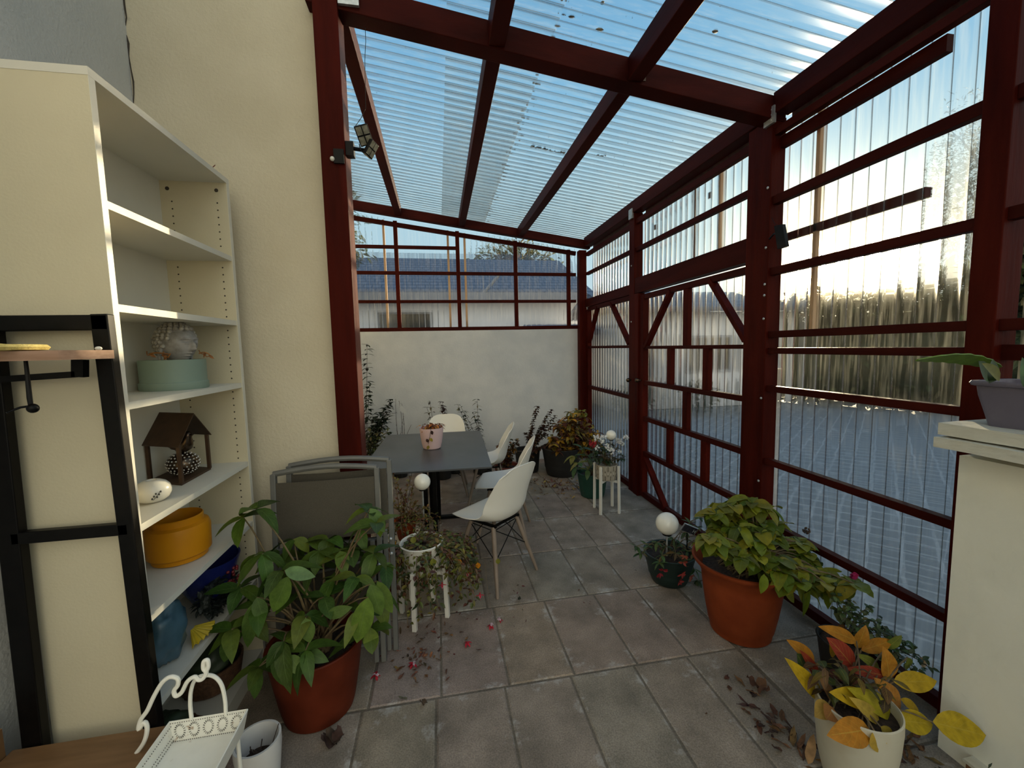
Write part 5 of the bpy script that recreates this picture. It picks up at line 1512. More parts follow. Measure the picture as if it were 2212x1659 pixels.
for i, (px, py) in enumerate(((926, 962), (921, 948), (929, 946), (932, 930))):
    q = at(px, py, Y=pp.y - 0.115)
    lf.leaf(q, (random.uniform(-.6, .6), -.2, -1), (0, -1, 0), .038, .026, jit(((0.42, 0.30, 0.04), (0.05, 0.02, .015))[i % 2], .2), curl=.5, seg=4)
pts = [pp + V((-.01, -.06, .17)), pp + V((0.0, -.10, .195)), pp + V((-.012, -.115, .13)), pp + V((-.03, -.112, .06))]
st.tube(pts, 0.0018, 5)
st.build('stems', M['dark_stem'], o); lf.build('foliage', M['dead_leaf'], o, smooth=False)

# plants along the low back wall
def stalk_plant(name, c, rb, rt, h, potmt, stalks, cols, L, W, label, lean=0.03, stemmt='dark_stem', n_leaf=3, soil=True, leafmt='leaf', up_leaf=0.4, start=0.25):
    o = potted(name, c, label)
    pot(o, (c[0], c[1], 0), rb, rt, h, potmt, rim=0.012)
    st, lf = MB(), MB()
    for (p, nn) in stalks:
        pts = curve_pts((c[0] + random.uniform(-.04, .04), c[1] + random.uniform(-.04, .04), h * .85), p, (random.uniform(-lean, lean), random.uniform(-lean, lean), 0), nn)
        st.tube(pts, [0.004 - 0.002 * k / nn for k in range(nn + 1)], 5)
        for k in range(int(nn * start), nn + 1):
            for q in range(n_leaf):
                a = random.uniform(0, 6.28)
                lf.leaf(pts[k], (math.cos(a), math.sin(a), random.uniform(-up_leaf, up_leaf)), (0, 0, 1), L * random.uniform(.6, 1.2), W * random.uniform(.7, 1.2), jit(random.choice(cols), .3), seg=3)
    st.build('stems', M[stemmt], o); lf.build('foliage', M[leafmt], o, smooth=False)
    return o
DK = [(0.012, 0.022, 0.012), (0.02, 0.032, 0.016), (0.03, 0.04, 0.02)]
A = lambda x, y, Y: at(x, y, Y=Y)
stalk_plant('potted_climber', (-0.98, 5.40), .12, .15, .26, 'black_pot', [(A(793, 745, 5.4), 26), (A(798, 830, 5.4), 22), (A(846, 862, 5.3), 20), (A(838, 880, 5.3), 20), (A(825, 905, 5.3), 18), (A(812, 920, 5.3), 16), (A(806, 900, 5.3), 16), (A(835, 875, 5.35), 18), (A(843, 895, 5.35), 16), (A(820, 890, 5.3), 16)], DK, .085, .036, 'dark green climbing shrub arching out beside the red post', n_leaf=4, start=.4)
stalk_plant('potted_bush', (-0.86, 5.02), .11, .14, .24, 'black_pot', [(A(798 + 4 * i, 925 + 9 * (i % 5), 5.0), 9) for i in range(13)], GR + OL + [(.10,.10,.03)], .055, .03, 'small green bush in the corner between red post and slate table', n_leaf=5)
op = stalk_plant('bare_stem_plant', (-0.55, 5.45), .09, .11, .20, 'black_pot', [(A(855, 862, 5.45), 10), (A(862, 866, 5.45), 10), (A(868, 872, 5.45), 9), (A(872, 900, 5.45), 8), (A(858, 930, 5.4), 6), (A(888, 918, 5.4), 5)], DK, .03, .010, 'bare stemmed plant with a white tag against the low back wall', n_leaf=1)
tgm = MB(); a, b = A(864, 880, 5.40), A(880, 890, 5.40)
tgm.quadbox([a + V((0, 0, -.05)), b + V((0, 0, -.045)), b + V((0, .002, -.045)), a + V((0, .002, -.05)), a + V((.0, 0, .05)), b + V((-.03, 0, .04)), b + V((-.03, .002, .04)), a + V((0, .002, .05))])
tgm.build('plant_tag', M['plastic_tag'], op, smooth=False)
stalk_plant('red_leaf_plant', (0.0, 5.25), .10, .12, .22, 'black_pot', [(A(929, 868, 5.2), 12), (A(922, 880, 5.2), 10), (A(938, 905, 5.2), 8)], [(0.10, 0.09, 0.02), (0.05, 0.03, .02), (0.03, 0.02, 0.015)], .060, .035, 'upright plant with olive and brown leaves behind the pink pot', n_leaf=2, start=.45)
stalk_plant('red_leaf_plant', (0.17, 5.45), .09, .11, .20, 'black_pot', [(A(955, 868, 5.4), 18), (A(958, 878, 5.4), 16), (A(952, 880, 5.4), 14)], [(0.055, 0.018, .012), (0.04, 0.015, 0.012)], .055, .032, 'dark red leaved plant rising just above the chair at the head of the table', n_leaf=5, start=.55)
stalk_plant('slender_plant', (0.52, 5.35), .12, .14, .24, 'black_pot', [(A(989, 874, 5.35), 14), (A(996, 880, 5.35), 14), (A(1031, 862, 5.3), 18), (A(1022, 890, 5.3), 12), (A(1026, 905, 5.3), 10), (A(1000, 915, 5.3), 9), (A(1036, 925, 5.3), 9), (A(1043, 950, 5.25), 8), (A(1050, 975, 5.2), 7), (A(1010, 930, 5.3), 7)], DK + OL[:1], .080, .022, 'slender narrow leaved plant against the low back wall right of the head chair', n_leaf=3, start=.2)
stalk_plant('begonia', (0.76, 4.78), .105, .150, .25, 'terracotta_dark', [(A(1078 + 5 * i, 962 - 6 * (i % 3), 4.75), 6) for i in range(9)], [(0.07, 0.02, .012), (0.10, 0.05, 0.02), (0.05, 0.05, .02), (0.20, 0.10, .02)], .055, .035, 'reddish leaved plant in a dark terracotta pot behind the white chairs', n_leaf=9)
stalk_plant('dark_stem_plant', (1.12, 5.28), .14, .17, .30, 'black_pot', [(A(1160, 878, 5.2), 22), (A(1190, 885, 5.2), 20), (A(1200, 898, 5.2), 16), (A(1150, 925, 5.2), 12), (A(1136, 935, 5.1), 10), (A(1170, 920, 5.2), 12), (A(1180, 940, 5.1), 10), (A(1160, 950, 5.1), 9), (A(1190, 955, 5.1), 9), (A(1175, 965, 5.0), 9), (A(1155, 975, 5.0), 8), (A(1148, 985, 5.0), 7), (A(1195, 915, 5.1), 12)],
    [(0.045, 0.016, .010), (0.075, 0.026, .014), (0.03, 0.018, 0.012), (.10, .06, .02)], .050, .030, 'dying brown stemmed plant by the back wall, left of the yellow bush', n_leaf=8, start=.25)
o = potted('yellow_bush', (1.52, 5.05), 'dense bush with yellow and orange autumn leaves in a wide black pot by the corner')
pot(o, (1.52, 5.05, 0), .19, .25, .36, 'black_pot', rim=.014)
st, lf = MB(), MB()
YL = [(0.50, 0.28, 0.02), (0.40, 0.22, 0.02), (0.26, 0.16, 0.02), (0.14, 0.05, 0.025), (0.16, 0.15, 0.03), (0.10, 0.06, 0.02), (0.08, 0.03, 0.02)]
for i in range(84):
    px = random.uniform(1186, 1300); t = (px - 1190) / 108
    top = 945 - 62 * math.sin(math.pi * min(1, t * 0.9 + .05)) 
    py = random.uniform(top, 978)
    p = A(px, py, random.uniform(4.8, 5.2))
    p.x = min(p.x, 2.0)
    pts = curve_pts((1.52 + random.uniform(-.1, .1), 5.05 + random.uniform(-.1, .1), .31), p, (0, 0, .06), 5)
    st.tube(pts, 0.003, 4)
    for k in (3, 4, 5): whorl(lf, pts[k], 4, .095, .050, YL, droop=.8, seg=3, curl=.5)
p = A(1258, 890, 5.0)
for i in range(12): whorl(lf, p + V((random.uniform(-.04, .04), random.uniform(-.04, .04), random.uniform(-.05, .03))), 3, .05, .04, [(0.22, 0.24, 0.04)], seg=3)
st.build('stems', M['dark_stem'], o); lf.build('foliage', M['leaf_autumn'], o, smooth=False)

o = potted('green_pot_plant', (1.62, 4.22), 'broad light green leaved plant in a ribbed dark green pot behind the white stand')
pot(o, (1.62, 4.22, 0), .125, .165, .27, 'green_pot', rim=.012, fn=lambda t, z: 1 + 0.02 * math.cos(t * 36))
st, lf = MB(), MB()
for (px, py) in ((1262, 985), (1250, 1000), (1275, 990), (1240, 985), (1258, 968), (1285, 1005), (1245, 1010), (1270, 1015)):
    p = A(px, py, random.uniform(4.05, 4.3)); pts = curve_pts((1.62, 4.22, .23), p, (0, 0, .03), 4); st.tube(pts, .003, 5)
    whorl(lf, p, 4, .12, .055, [(0.07, 0.13, 0.03), (0.05, 0.10, 0.025), (0.20, 0.20, 0.03), (0.03, 0.06, .02)], droop=.8, seg=5)
st.build('stems', M['stem'], o); lf.build('foliage', M['leaf'], o, angle=180)

# white four legged stand with patterned pot and white flowers
WC = V((1.603, 3.785, 0))
o = thing('legged_planter_stand', (WC.x, WC.y, 0), 'white wooden four legged stand holding the patterned pot beside the gate', 'plant stand')
for k in range(4):
    a = R(42) + k * math.pi / 2
    x, y = WC.x + .128 * math.cos(a), WC.y + .128 * math.sin(a)
    MB().bar((x + .006 * math.cos(a), y + .006 * math.sin(a), 0), (x, y, .475), .026, .022, (math.cos(a), math.sin(a), 0)).build('leg', M['white_wood'], o, smooth=False, bevel=.003)
for k in range(2):
    a = R(42) + k * math.pi / 2
    MB().bar((WC.x + .115 * math.cos(a), WC.y + .115 * math.sin(a), .318 - .001 * k), (WC.x - .115 * math.cos(a), WC.y - .115 * math.sin(a), .318 - .001 * k), .022, .020).build('cross_bar', M['white_wood'], o, smooth=False)
o = potted('white_flower_planter', (WC.x, WC.y, .33), 'white flowering plant with one red bloom in a trellis patterned pot on the white stand')
MB().lathe([(.085, .330), (.098, .336), (.106, .40), (.108, .475), (.102, .480), (.098, .47), (.001, .45)], (WC.x, WC.y, 0), 48, closed=False).build('pot', M['patterned'], o)
st, lf, fl = MB(), MB(), MB()
for i in range(46):
    a = random.uniform(0, 6.28); r = random.uniform(.0, .17); h = .50 + random.uniform(0, .20) * (1 - r * 1.5)
    p = WC + V((r * math.cos(a), r * math.sin(a), h)); st.tube(curve_pts((WC.x, WC.y, .46), p, (0, 0, .02), 4), .0022, 4)
    whorl(lf, p, 5, .055, .030, [(0.022, 0.045, .016), (0.035, 0.06, .02), (0.05, 0.05, .02), (0.03, 0.03, .015)], droop=.7, seg=3)
for (px, py, n, col, R_) in ((1288, 946, 9, (.80, .80, .76), .022), (1300, 950, 9, (.82, .82, .78), .022), (1282, 960, 12, (.35, .008, .012), .020), (1277, 957, 8, (.30, .008, .012), .018), (1290, 968, 4, (.8, .8, .76), .013), (1311, 964, 5, (.85, .85, .8), .014), (1322, 975, 6, (.85, .85, .8), .014), (1317, 970, 4, (.85, .85, .8), .010), (1336, 952, 8, (.62, .62, .58), .020), (1345, 958, 6, (.55, .55, .52), .018), (1352, 945, 7, (.70, .70, .66), .016), (1338, 976, 2, (.8, .8, .76), .008), (1305, 943, 5, (.8, .8, .76), .016)):
    c = A(px, py, WC.y - .10 + random.uniform(-.03, .05)); fl = MB()
    for k in range(n * 3):
        d = V((random.gauss(0, 1), random.gauss(0, 1), random.gauss(0, 1))).normalized()
        fl.leaf(c + d * R_ * random.random(), d, (random.uniform(-1, 1), -1, .5), .022, .018, jit(col, .08), seg=2)
    st.tube(curve_pts((WC.x, WC.y, .47), c, (0, 0, .03), 4), .0018, 4)
    fl.build('flower_head', M['petal'], o, smooth=False)
st.build('stems', M['stem'], o); lf.build('foliage', M['leaf'], o, smooth=False)

# dark green pot beside the gate
DC = V((1.535, 2.53, 0))
o = potted('dark_green_pot_plant', DC, 'red flowered plant in a very dark green pot standing next to the gate')
pot(o, DC, .115, .170, .215, 'dkgreen_pot', rim=.010)
st, lf, fl = MB(), MB(), MB()
LG = [(0.05, 0.10, 0.022), (0.08, 0.13, 0.03), (0.035, 0.07, .02), (0.14, 0.09, .025)]
for (px, py, Y) in ((1375, 1180, 2.47), (1385, 1195, 2.45), (1400, 1180, 2.5), (1420, 1172, 2.46), (1440, 1180, 2.45), (1455, 1165, 2.5), (1470, 1175, 2.5), (1485, 1190, 2.45), (1500, 1195, 2.42), (1505, 1140, 2.6), (1490, 1130, 2.62), (1515, 1160, 2.55), (1500, 1230, 2.42), (1480, 1210, 2.40), (1430, 1200, 2.40), (1460, 1195, 2.40), (1508, 1255, 2.44), (1425, 1215, 2.38), (1480, 1150, 2.6), (1512, 1118, 2.64), (1495, 1170, 2.5)):
    p = A(px, py, Y); st.tube(curve_pts(DC + V((random.uniform(-.05, .05), random.uniform(-.05, .05), .18)), p, (0, 0, .05), 5), .0025, 5)
    whorl(lf, p, 6, .062, .022, LG, droop=.9, seg=4)
for (px, py, c) in ((1475, 1215, (.45, .09, .05)), (1472, 1240, (.40, .05, .04)), (1478, 1200, (.5, .14, .07)), (1490, 1245, (.4, .1, .06)), (1425, 1238, (.28, .012, .02)), (1432, 1232, (.28, .012, .02)), (1468, 1255, (.3, .03, .03))):
    p = A(px, py, 2.34)
    for k in range(5): fl.leaf(p, (random.uniform(-1, 1), -.3, random.uniform(-1, .4)), (0, -1, 0), .032, .015, jit(c, .2), seg=3)
st.build('stems', M['stem'], o); lf.build('foliage', M['leaf'], o, smooth=False); fl.build('flowers', M['petal'], o, smooth=False)
a = A(1489, 1143, 2.44)
sp = thing('solar_stake_light', (a.x, a.y, .2), 'small tilted solar panel stake beside the largest globe light', 'solar light')
X_, Z_ = V((.78, -.1, -.36)).normalized(), V((.30, -.35, .85)).normalized(); Y_ = X_.cross(Z_).normalized()
def slab3(c, w, h, t, mt, nm, par): 
    P8 = [c + X_ * sx * w + Z_ * sz_ * h + Y_ * sy * t for sz_ in (-1, 1) for (sx, sy) in ((-1, 1), (1, 1), (1, -1), (-1, -1))]
    return MB().quadbox(P8).build(nm, M[mt], par, smooth=False)
slab3(a, .052, .030, .004, 'steel', 'frame', sp)
n3 = Y_ if Y_.y < 0 else -Y_
slab3(a + n3 * .0045, .047, .026, .001, 'solar', 'solar_cell', sp)
hM = MB()
for (u, v, w, h) in ((-.006 + .034, 0, .0014, .012), (.012 + .034 - .004, 0, .0014, .012), (.034, 0, .006, .0014)):
    c = a + n3 * .0062 + X_ * u + Z_ * v
    hM.quadbox([c + X_ * sx * w + Z_ * sz_ * h + n3 * sy * .0004 for sz_ in (-1, 1) for (sx, sy) in ((-1, 1), (1, 1), (1, -1), (-1, -1))])
hM.build('printed_mark', M['plastic_tag'], sp, smooth=False)
MB().tube([a - Z_ * .03, V((a.x, a.y + .02, .19))], .004, 6).build('stake', M['black_metal'], sp)

# terracotta pot with hydrangea on the right
HCN = V((1.655, 1.985, 0)); HH = .430
o = potted('potted_hydrangea', HCN, 'large yellow green hydrangea in the big bell shaped terracotta pot by the glazing')
pr = [(.145, 0), (.158, .008), (.160, .035), (.168, .05), (.185, .14), (.200, .24), (.208, .31), (.206, .335), (.216, .350), (.222, .372), (.252, .405), (.262, .420), (.262, .430), (.252, .432), (.212, .385), (.19, .34), (.001, .33)]
MB().lathe(pr, HCN, 64, closed=False).build('pot', M['terracotta'], o)
MB().grid(lambda u, v: HCN + V((.203 * v * math.cos(6.2832 * u), .203 * v * math.sin(6.2832 * u), .372 + .01 * noise.noise(V((u * 9, v * 7, 5))))), 36, 6).build('soil', M['soil'], o)
st, lf = MB(), MB()
HG = [(0.17, 0.20, 0.014), (0.13, 0.17, 0.014), (0.22, 0.22, 0.014), (0.09, 0.13, 0.014), (0.28, 0.24, 0.018), (0.12, 0.14, 0.016)]
hn = []
for i in range(120):
    t = random.random()
    px = 1525 + 335 * t
    top = 1092 + (0 if t < .35 else (t - .35) * 190) - 18 * math.sin(math.pi * min(1, t * 2.2)) + (30 * (0.12 - t) / .12 if t < .12 else 0)
    bot = min(1262, 1178 + 150 * t)
    py = top + (bot - top) * random.random() ** 1.1
    fr = (py - top) / (bot - top)
    Y = 2.12 - .38 * fr + random.uniform(-.08, .08) - .1 * max(0, t - .6)
    hn.append((px, py, Y))
for (px, py, Y) in hn:
    p = A(px, py, Y); p.x = min(p.x, 2.02)
    st.tube(curve_pts(HCN + V((random.uniform(-.1, .1), random.uniform(-.1, .1), .37)), p, (0, 0, .07), 5), .0035, 5)
    whorl(lf, p, random.choice((5, 6, 7)), .092, .072, HG, droop=.6, seg=7, curl=.55, wave=.03, rnd=.55)
for (px, py, qx, qy, Y, W) in ((1725, 1235, 1742, 1300, 1.72, .085), (1765, 1225, 1812, 1275, 1.74, .06), (1650, 1240, 1648, 1280, 1.72, .055), (1610, 1185, 1595, 1225, 1.74, .05), (1690, 1265, 1718, 1300, 1.72, .05), (1740, 1255, 1745, 1330, 1.72, .05), (1700, 1230, 1672, 1262, 1.74, .05)):
    p, q = A(px, py, Y), A(qx, qy, Y - .03)
    lf.leaf(p, q - p, (.1, -1, .5), (q - p).length * 1.1, W, jit(random.choice(HG[:3]), .15), curl=.15, seg=7)
st.build('stems', M['stem'], o); lf.build('foliage', M['leaf_big'], o, angle=180)
mb = MB(); p = A(1742, 1146, 1.92)
for k in range(40):
    d = V((random.gauss(0, 1), random.gauss(0, 1), random.gauss(0, 1))).normalized(); mb.sphere(p + d * .016, .005, 6, 4)
mb.build('dried_flower_head', M['dark_stem'], o)

# rose by the sill, behind the cream pot
RC = V((1.93, 1.62, 0))
o = potted('potted_rose', (RC.x, RC.y), 'straggly small leaved rose with one pink bloom in a black pot against the glazing')
pot(o, RC, .08, .105, .17, 'black_pot', rim=.008)
st, lf, fl = MB(), MB(), MB()
RG = [(0.08, 0.12, 0.045), (0.10, 0.15, 0.055), (0.055, 0.085, .035), (0.14, 0.15, .05)]
for (px, py, Y) in ((1800, 1285, 1.66), (1838, 1262, 1.66), (1850, 1330, 1.62), (1880, 1315, 1.6), (1905, 1345, 1.58), (1870, 1360, 1.6), (1925, 1370, 1.55), (1950, 1385, 1.52), (1975, 1395, 1.5), (1990, 1420, 1.48), (2005, 1440, 1.45), (1940, 1410, 1.52), (1900, 1385, 1.56), (1965, 1430, 1.48), (1915, 1420, 1.52), (1870, 1400, 1.58), (1985, 1450, 1.46), (1930, 1440, 1.5), (1835, 1300, 1.64), (1812, 1320, 1.64)):
    p = A(px, py, Y)
    if p.x > 2.06: p = at(px, py, X=2.06)
    pts = curve_pts(RC + V((0, 0, .14)), p, (0, 0, .05), 9); st.tube(pts, .0018, 5)
    for k in range(4, 10):
        for q in range(4): lf.leaf(pts[k] + V((random.uniform(-.015, .015), random.uniform(-.015, .015), random.uniform(-.01, .01))), (random.uniform(-1, 1), random.uniform(-1, 1), random.uniform(-.5, .5)), (0, -.4, 1), .030, .019, jit(random.choice(RG), .25), seg=3)
p = A(1838, 1242, 1.66)
for k in range(26):
    a = k * 2.4; r = .004 + .0010 * k
    fl.leaf(p + V((r * .5 * math.cos(a), -.004, r * .3 * math.sin(a))), (math.cos(a), -.6, .5 * math.sin(a)), (0, -1, .6), .020, .017, jit((.55, .03, .14), .15), curl=-.4, seg=3)
st.build('stems', M['dark_stem'], o); lf.build('foliage', M['leaf'], o, smooth=False); fl.build('flower', M['petal'], o, smooth=False)
bush_leaf = MB()
for (px, py, qx, qy, Y, c) in ((1800, 1325, 1835, 1350, 1.62, (.10, .11, .035)), (1810, 1350, 1830, 1368, 1.62, (.20, .09, .03)), (1905, 1360, 1930, 1390, 1.56, (.06, .09, .03)), (1985, 1420, 2005, 1445, 1.46, (.25, .14, .04))):
    p, q = A(px, py, Y), A(qx, qy, Y); bush_leaf.leaf(p, q - p, (0, -1, .3), (q - p).length * 1.2, .045, c, curl=.2, seg=5)
bush_leaf.build('larger_leaves', M['leaf_big'], o, angle=180)

# cream pot with yellow leaved hydrangea at the bottom right
CC = at(1853, 1516, Z=.325); CC.z = 0; CH = .245
o = potted('yellowing_hydrangea', CC, 'yellow and red leaved hydrangea in an aged cream pot at the foot of the parapet')
MB().lathe([(.078, 0), (.092, .008), (.112, .09), (.124, .20), (.128, .28), (.127, .323), (.122, .326), (.117, .318), (.114, .24), (.001, .23)], CC, 56, closed=False).build('pot', M['cream_pot'], o)
MB().grid(lambda u, v: CC + V((.116 * v * math.cos(6.2832 * u), .116 * v * math.sin(6.2832 * u), .288 + .01 * noise.noise(V((u * 9, v * 7, 8))))), 36, 6).build('soil', M['soil'], o)
st, lf = MB(), MB()
Yc, Rc, Oc, Gc = (.52, .34, .015), (.30, .035, .02), (.48, .20, .02), (.16, .19, .03)
# leaves: base pixel, tip pixel, depth, width(m), colour
BL = [(1777, 1515, 1728, 1443, 1.34, .052, Yc), (1845, 1445, 1812, 1392, 1.40, .070, Rc), (1850, 1385, 1795, 1358, 1.46, .045, Oc), (1860, 1405, 1928, 1385, 1.46, .045, Oc), (1850, 1400, 1872, 1362, 1.48, .045, Oc),
      (1920, 1470, 1922, 1415, 1.36, .062, Oc), (1930, 1473, 2022, 1472, 1.34, .060, Yc), (1915, 1460, 1855, 1447, 1.36, .038, Rc), (1880, 1515, 1820, 1500, 1.24, .055, Yc), (1932, 1545, 1868, 1500, 1.22, .060, (.42, .36, .02)),
      (1940, 1545, 1915, 1485, 1.28, .080, (.45, .19, .03)), (1935, 1555, 2022, 1565, 1.22, .062, (.48, .35, .015)), (2015, 1560, 2130, 1588, 1.20, .085, (.50, .35, .015)), (1900, 1560, 1862, 1520, 1.20, .04, (.5, .35, .06)),
      (1878, 1575, 1812, 1588, 1.16, .070, Oc), (1888, 1578, 1902, 1625, 1.14, .050, (.50, .33, .05)), (1902, 1570, 1935, 1600, 1.16, .034, (.45, .33, .05)), (1790, 1520, 1768, 1545, 1.26, .05, (.42, .27, .06)), (1800, 1530, 1790, 1550, 1.24, .05, (.36, .16, .05)),
      (1770, 1470, 1748, 1420, 1.40, .035, Rc), (1760, 1430, 1722, 1392, 1.44, .045, Oc), (1800, 1420, 1800, 1392, 1.44, .03, Yc), (1735, 1440, 1730, 1420, 1.42, .045, (.05, .10, .03)), (1900, 1445, 1870, 1420, 1.40, .035, Gc), (1915, 1400, 1945, 1380, 1.46, .03, Gc), (1960, 1420, 1965, 1450, 1.40, .035, Gc),
      (1800, 1515, 1785, 1475, 1.30, .03, (.36, .2, .1)), (1945, 1510, 1990, 1535, 1.30, .03, Yc), (1840, 1470, 1800, 1455, 1.36, .04, (.12, .03, .03)), (1868, 1470, 1845, 1500, 1.30, .035, (.16, .05, .03))]
for (px, py, qx, qy, Y, W, c) in BL:
    Y -= .08
    p, q = A(px, py, Y), A(qx, qy, Y - .02)
    if p.x > 1.88: p = at(px, py, X=1.87)
    if q.x > 1.90: q = at(qx, qy, X=1.895)
    if (q - p).length > .30: q = p + (q - p).normalized() * .30
    lf.leaf(p, q - p, (-.2, -.8, .7), (q - p).length * 1.12, W * 1.22, c, curl=.18, fold=.2, seg=9, wave=.02)
    st.tube(curve_pts(CC + V((random.uniform(-.05, .05), random.uniform(-.05, .05), .28)), p, (0, 0, .03), 5), .003, 5)
for i in range(26):
    p = CC + V((random.uniform(-.1, .1), random.uniform(-.06, .12), random.uniform(.32, .44)))
    whorl(lf, p, 2, .05, .028, [(.06, .04, .02), (.10, .05, .02), (.05, .07, .02), (.14, .1, .02)], seg=4, wave=.08, curl=.8)
st.build('stems', M['stem'], o); lf.build('foliage', M['leaf_yellow'], o, angle=180)

# low tiled skirting at the foot of the parapet and a dry plant beside it
MB().box(1.893, 1.9345, -1.2, 1.10, 0, .062).build('baseboard_right', M['brown_tile'], smooth=False)
tag(bpy.data.objects['baseboard_right'], kind='structure')
MB().box(1.886, 1.9345, -1.2, 1.106, .0625, .074).build('trim_3', M['cap'], smooth=False)
tag(bpy.data.objects['trim_3'], kind='structure')
o = potted('dry_plant', (1.80, .86), 'dry thin stemmed plant in a small black pot by the parapet foot')
pot(o, (1.80, .86, 0), .05, .065, .10, 'black_pot')
mb, lf = MB(), MB()
for i in range(30):
    p0 = V((1.80 + random.uniform(-.03, .03), .86 + random.uniform(-.03, .03), .085)); p1 = p0 + V((random.uniform(-.05, .06), random.uniform(-.10, .12), random.uniform(.03, .09)))
    mb.tube(curve_pts(p0, p1, (0, 0, .01), 4), .0012, 4)
    for k in range(4): lf.leaf(p0.lerp(p1, .4 + .2 * k), (random.uniform(-1, .3), random.uniform(-1, 1), .5), (0, 0, 1), .025, .007, jit((.08, .08, .04), .3), seg=2)
mb.build('stems', M['dark_stem'], o); lf.build('foliage', M['leaf'], o, smooth=False)

# mauve planter on the coping with a flat leaved cactus
o = thing('mauve_planter', (2.0, .8, 1.29), 'mauve grey balcony planter with flat leaved cactus on the parapet coping', 'planter')
mb = MB()
def rect(x0, x1, y0, y1, z, r=.02, n=4):
    pts = []
    for (cx_, cy_, a0_) in ((x1 - r, y1 - r, 0), (x0 + r, y1 - r, 90), (x0 + r, y0 + r, 180), (x1 - r, y0 + r, 270)):
        for k in range(n + 1):
            a = R(a0_ + 90 * k / n); pts.append(V((cx_ + r * math.cos(a), cy_ + r * math.sin(a), z)))
    return pts
rings = [rect(1.940, 2.055, .50, 1.135, 1.2912), rect(1.936, 2.058, .49, 1.140, 1.300), rect(1.926, 2.068, .47, 1.155, 1.37), rect(1.916, 2.076, .455, 1.172, 1.44), rect(1.912, 2.080, .45, 1.176, 1.475),
         rect(1.902, 2.086, .44, 1.186, 1.478), rect(1.899, 2.088, .437, 1.190, 1.487), rect(1.902, 2.086, .44, 1.186, 1.495), rect(1.914, 2.076, .452, 1.174, 1.494), rect(1.918, 2.072, .46, 1.170, 1.46)]
n = len(rings[0])
for r_ in rings: mb.v += r_
for j in range(len(rings) - 1):
    for k in range(n): mb.face((j * n + k, j * n + (k + 1) % n, (j + 1) * n + (k + 1) % n, (j + 1) * n + k))
mb.face(list(reversed(range(n)))); 
mb.build('trough', M['mauve'], o, angle=50)
MB().box(1.922, 2.068, .465, 1.165, 1.452, 1.462).build('soil', M['soil'], o, smooth=False)
lf = MB()
p, q = A(2158, 790, 1.12), A(1980, 774, 1.10)
L_ = (q - p).length; d_ = (q - p).normalized()
def pad(u, v):
    t = u; w = .030 * math.sin(math.pi * min(1, t * .93 + .05)) ** .7 * (1 + .07 * math.sin(t * 40))
    return p + d_ * L_ * t + V((0, 0, .018 * math.sin(math.pi * t) - .004)) + V((0.1, -.75, .42)).normalized() * w * (v * 2 - 1) 
lf.grid(pad, 30, 6, col=(.14, .24, .03), thick=.004)
lf.build('leaf_pad', M['leaf'], o, angle=60)
for (a, b, w, c) in ((A(2130, 812, 1.1), A(2122, 780, 1.1), .035, (.03, .07, .02)), (A(2140, 815, 1.06), A(2150, 782, 1.06), .04, (.03, .065, .02)), (A(2155, 812, 1.04), A(2142, 790, 1.0), .03, (.16, .16, .03)), (A(2212, 820, .9), A(2216, 780, .9), .04, (.03, .08, .02))):
    d_2 = b - a
    lf = MB().leaf(a - d_2 * .4, d_2, (0, -1, .1), d_2.length * 1.6, w * 1.3, c, curl=.1, seg=6)
    lf.build('leaf_pad', M['leaf'], o, angle=180)

# ================================================================== LAMPS
def flood_head(par, c, nrm, up_, w, h):
    n_ = V(nrm).normalized(); s_ = V(up_).cross(n_).normalized(); u_ = n_.cross(s_).normalized()
    def q8(cc, a, b, t): return [cc + s_ * sx * a + u_ * sy * b + n_ * sz_ * t for sz_ in (-1, 1) for (sx, sy) in ((-1, -1), (1, -1), (1, 1), (-1, 1))]
    hd_ = MB().quadbox(q8(c, w, h, .012)).build('lamp_head', M['black_metal'], par, smooth=False, bevel=.004)
    for sx in (-.48, .48):
        for sy in (-.48, .48):
            MB().quadbox(q8(c + n_ * .0125 + s_ * sx * w + u_ * sy * h, w * .40, h * .40, .001)).build('lens', M['lens'], hd_, smooth=False)
M['lens'] = mat('dusty_lamp_lens', (.10, .095, .06), (.26, .25, .19), rough=.3, scale=40)
a = A(793, 305, 2.33)
o = thing('solar_floodlight', tuple(a), 'three headed black solar floodlight fixed to the house corner post', 'floodlight')
flood_head(o, A(786, 292, 2.30), (.25, -1, -.55), (-.35, 0, 1), .034, .046)
flood_head(o, A(801, 322, 2.29), (.75, -.6, -.45), (.5, 0, 1), .026, .040)
mb = MB(); mb.box(-.434, -.395, 2.345, 2.39, A(780, 320, 2.35).z - .04, A(780, 320, 2.35).z + .03)
mb.tube([(-.40, 2.36, A(780, 320, 2.35).z), A(790, 325, 2.335), A(800, 330, 2.32)], .010, 8)
mb.tube([A(776, 312, 2.34), A(780, 325, 2.33), A(790, 335, 2.33), A(797, 338, 2.33)], .003, 6)
mb.build('mount', M['black_metal'], o, smooth=False)
MB().tube([A(789, 60, 2.36), A(790, 90, 2.35), A(788, 130, 2.35), A(789, 180, 2.35), A(790, 235, 2.34), A(780, 255, 2.34), A(768, 272, 2.34), A(772, 285, 2.33)], .0016, 5).build('cable', M['black_metal'], o)
a = A(1685, 512, 2.30); a = at(1685, 512, X=2.05)
o = thing('small_floodlight', tuple(a), 'small dark floodlight hanging on the short rail of the large bay', 'floodlight')
MB().quadbox([at(1672, 488, X=2.05), at(1690, 484, X=2.05), at(1698, 532, X=2.04), at(1679, 538, X=2.04)] + [q + V((.022, 0, 0)) for q in (at(1672, 488, X=2.05), at(1690, 484, X=2.05), at(1698, 532, X=2.04), at(1679, 538, X=2.04))]).build('lamp_body', M['black_metal'], o, smooth=False)
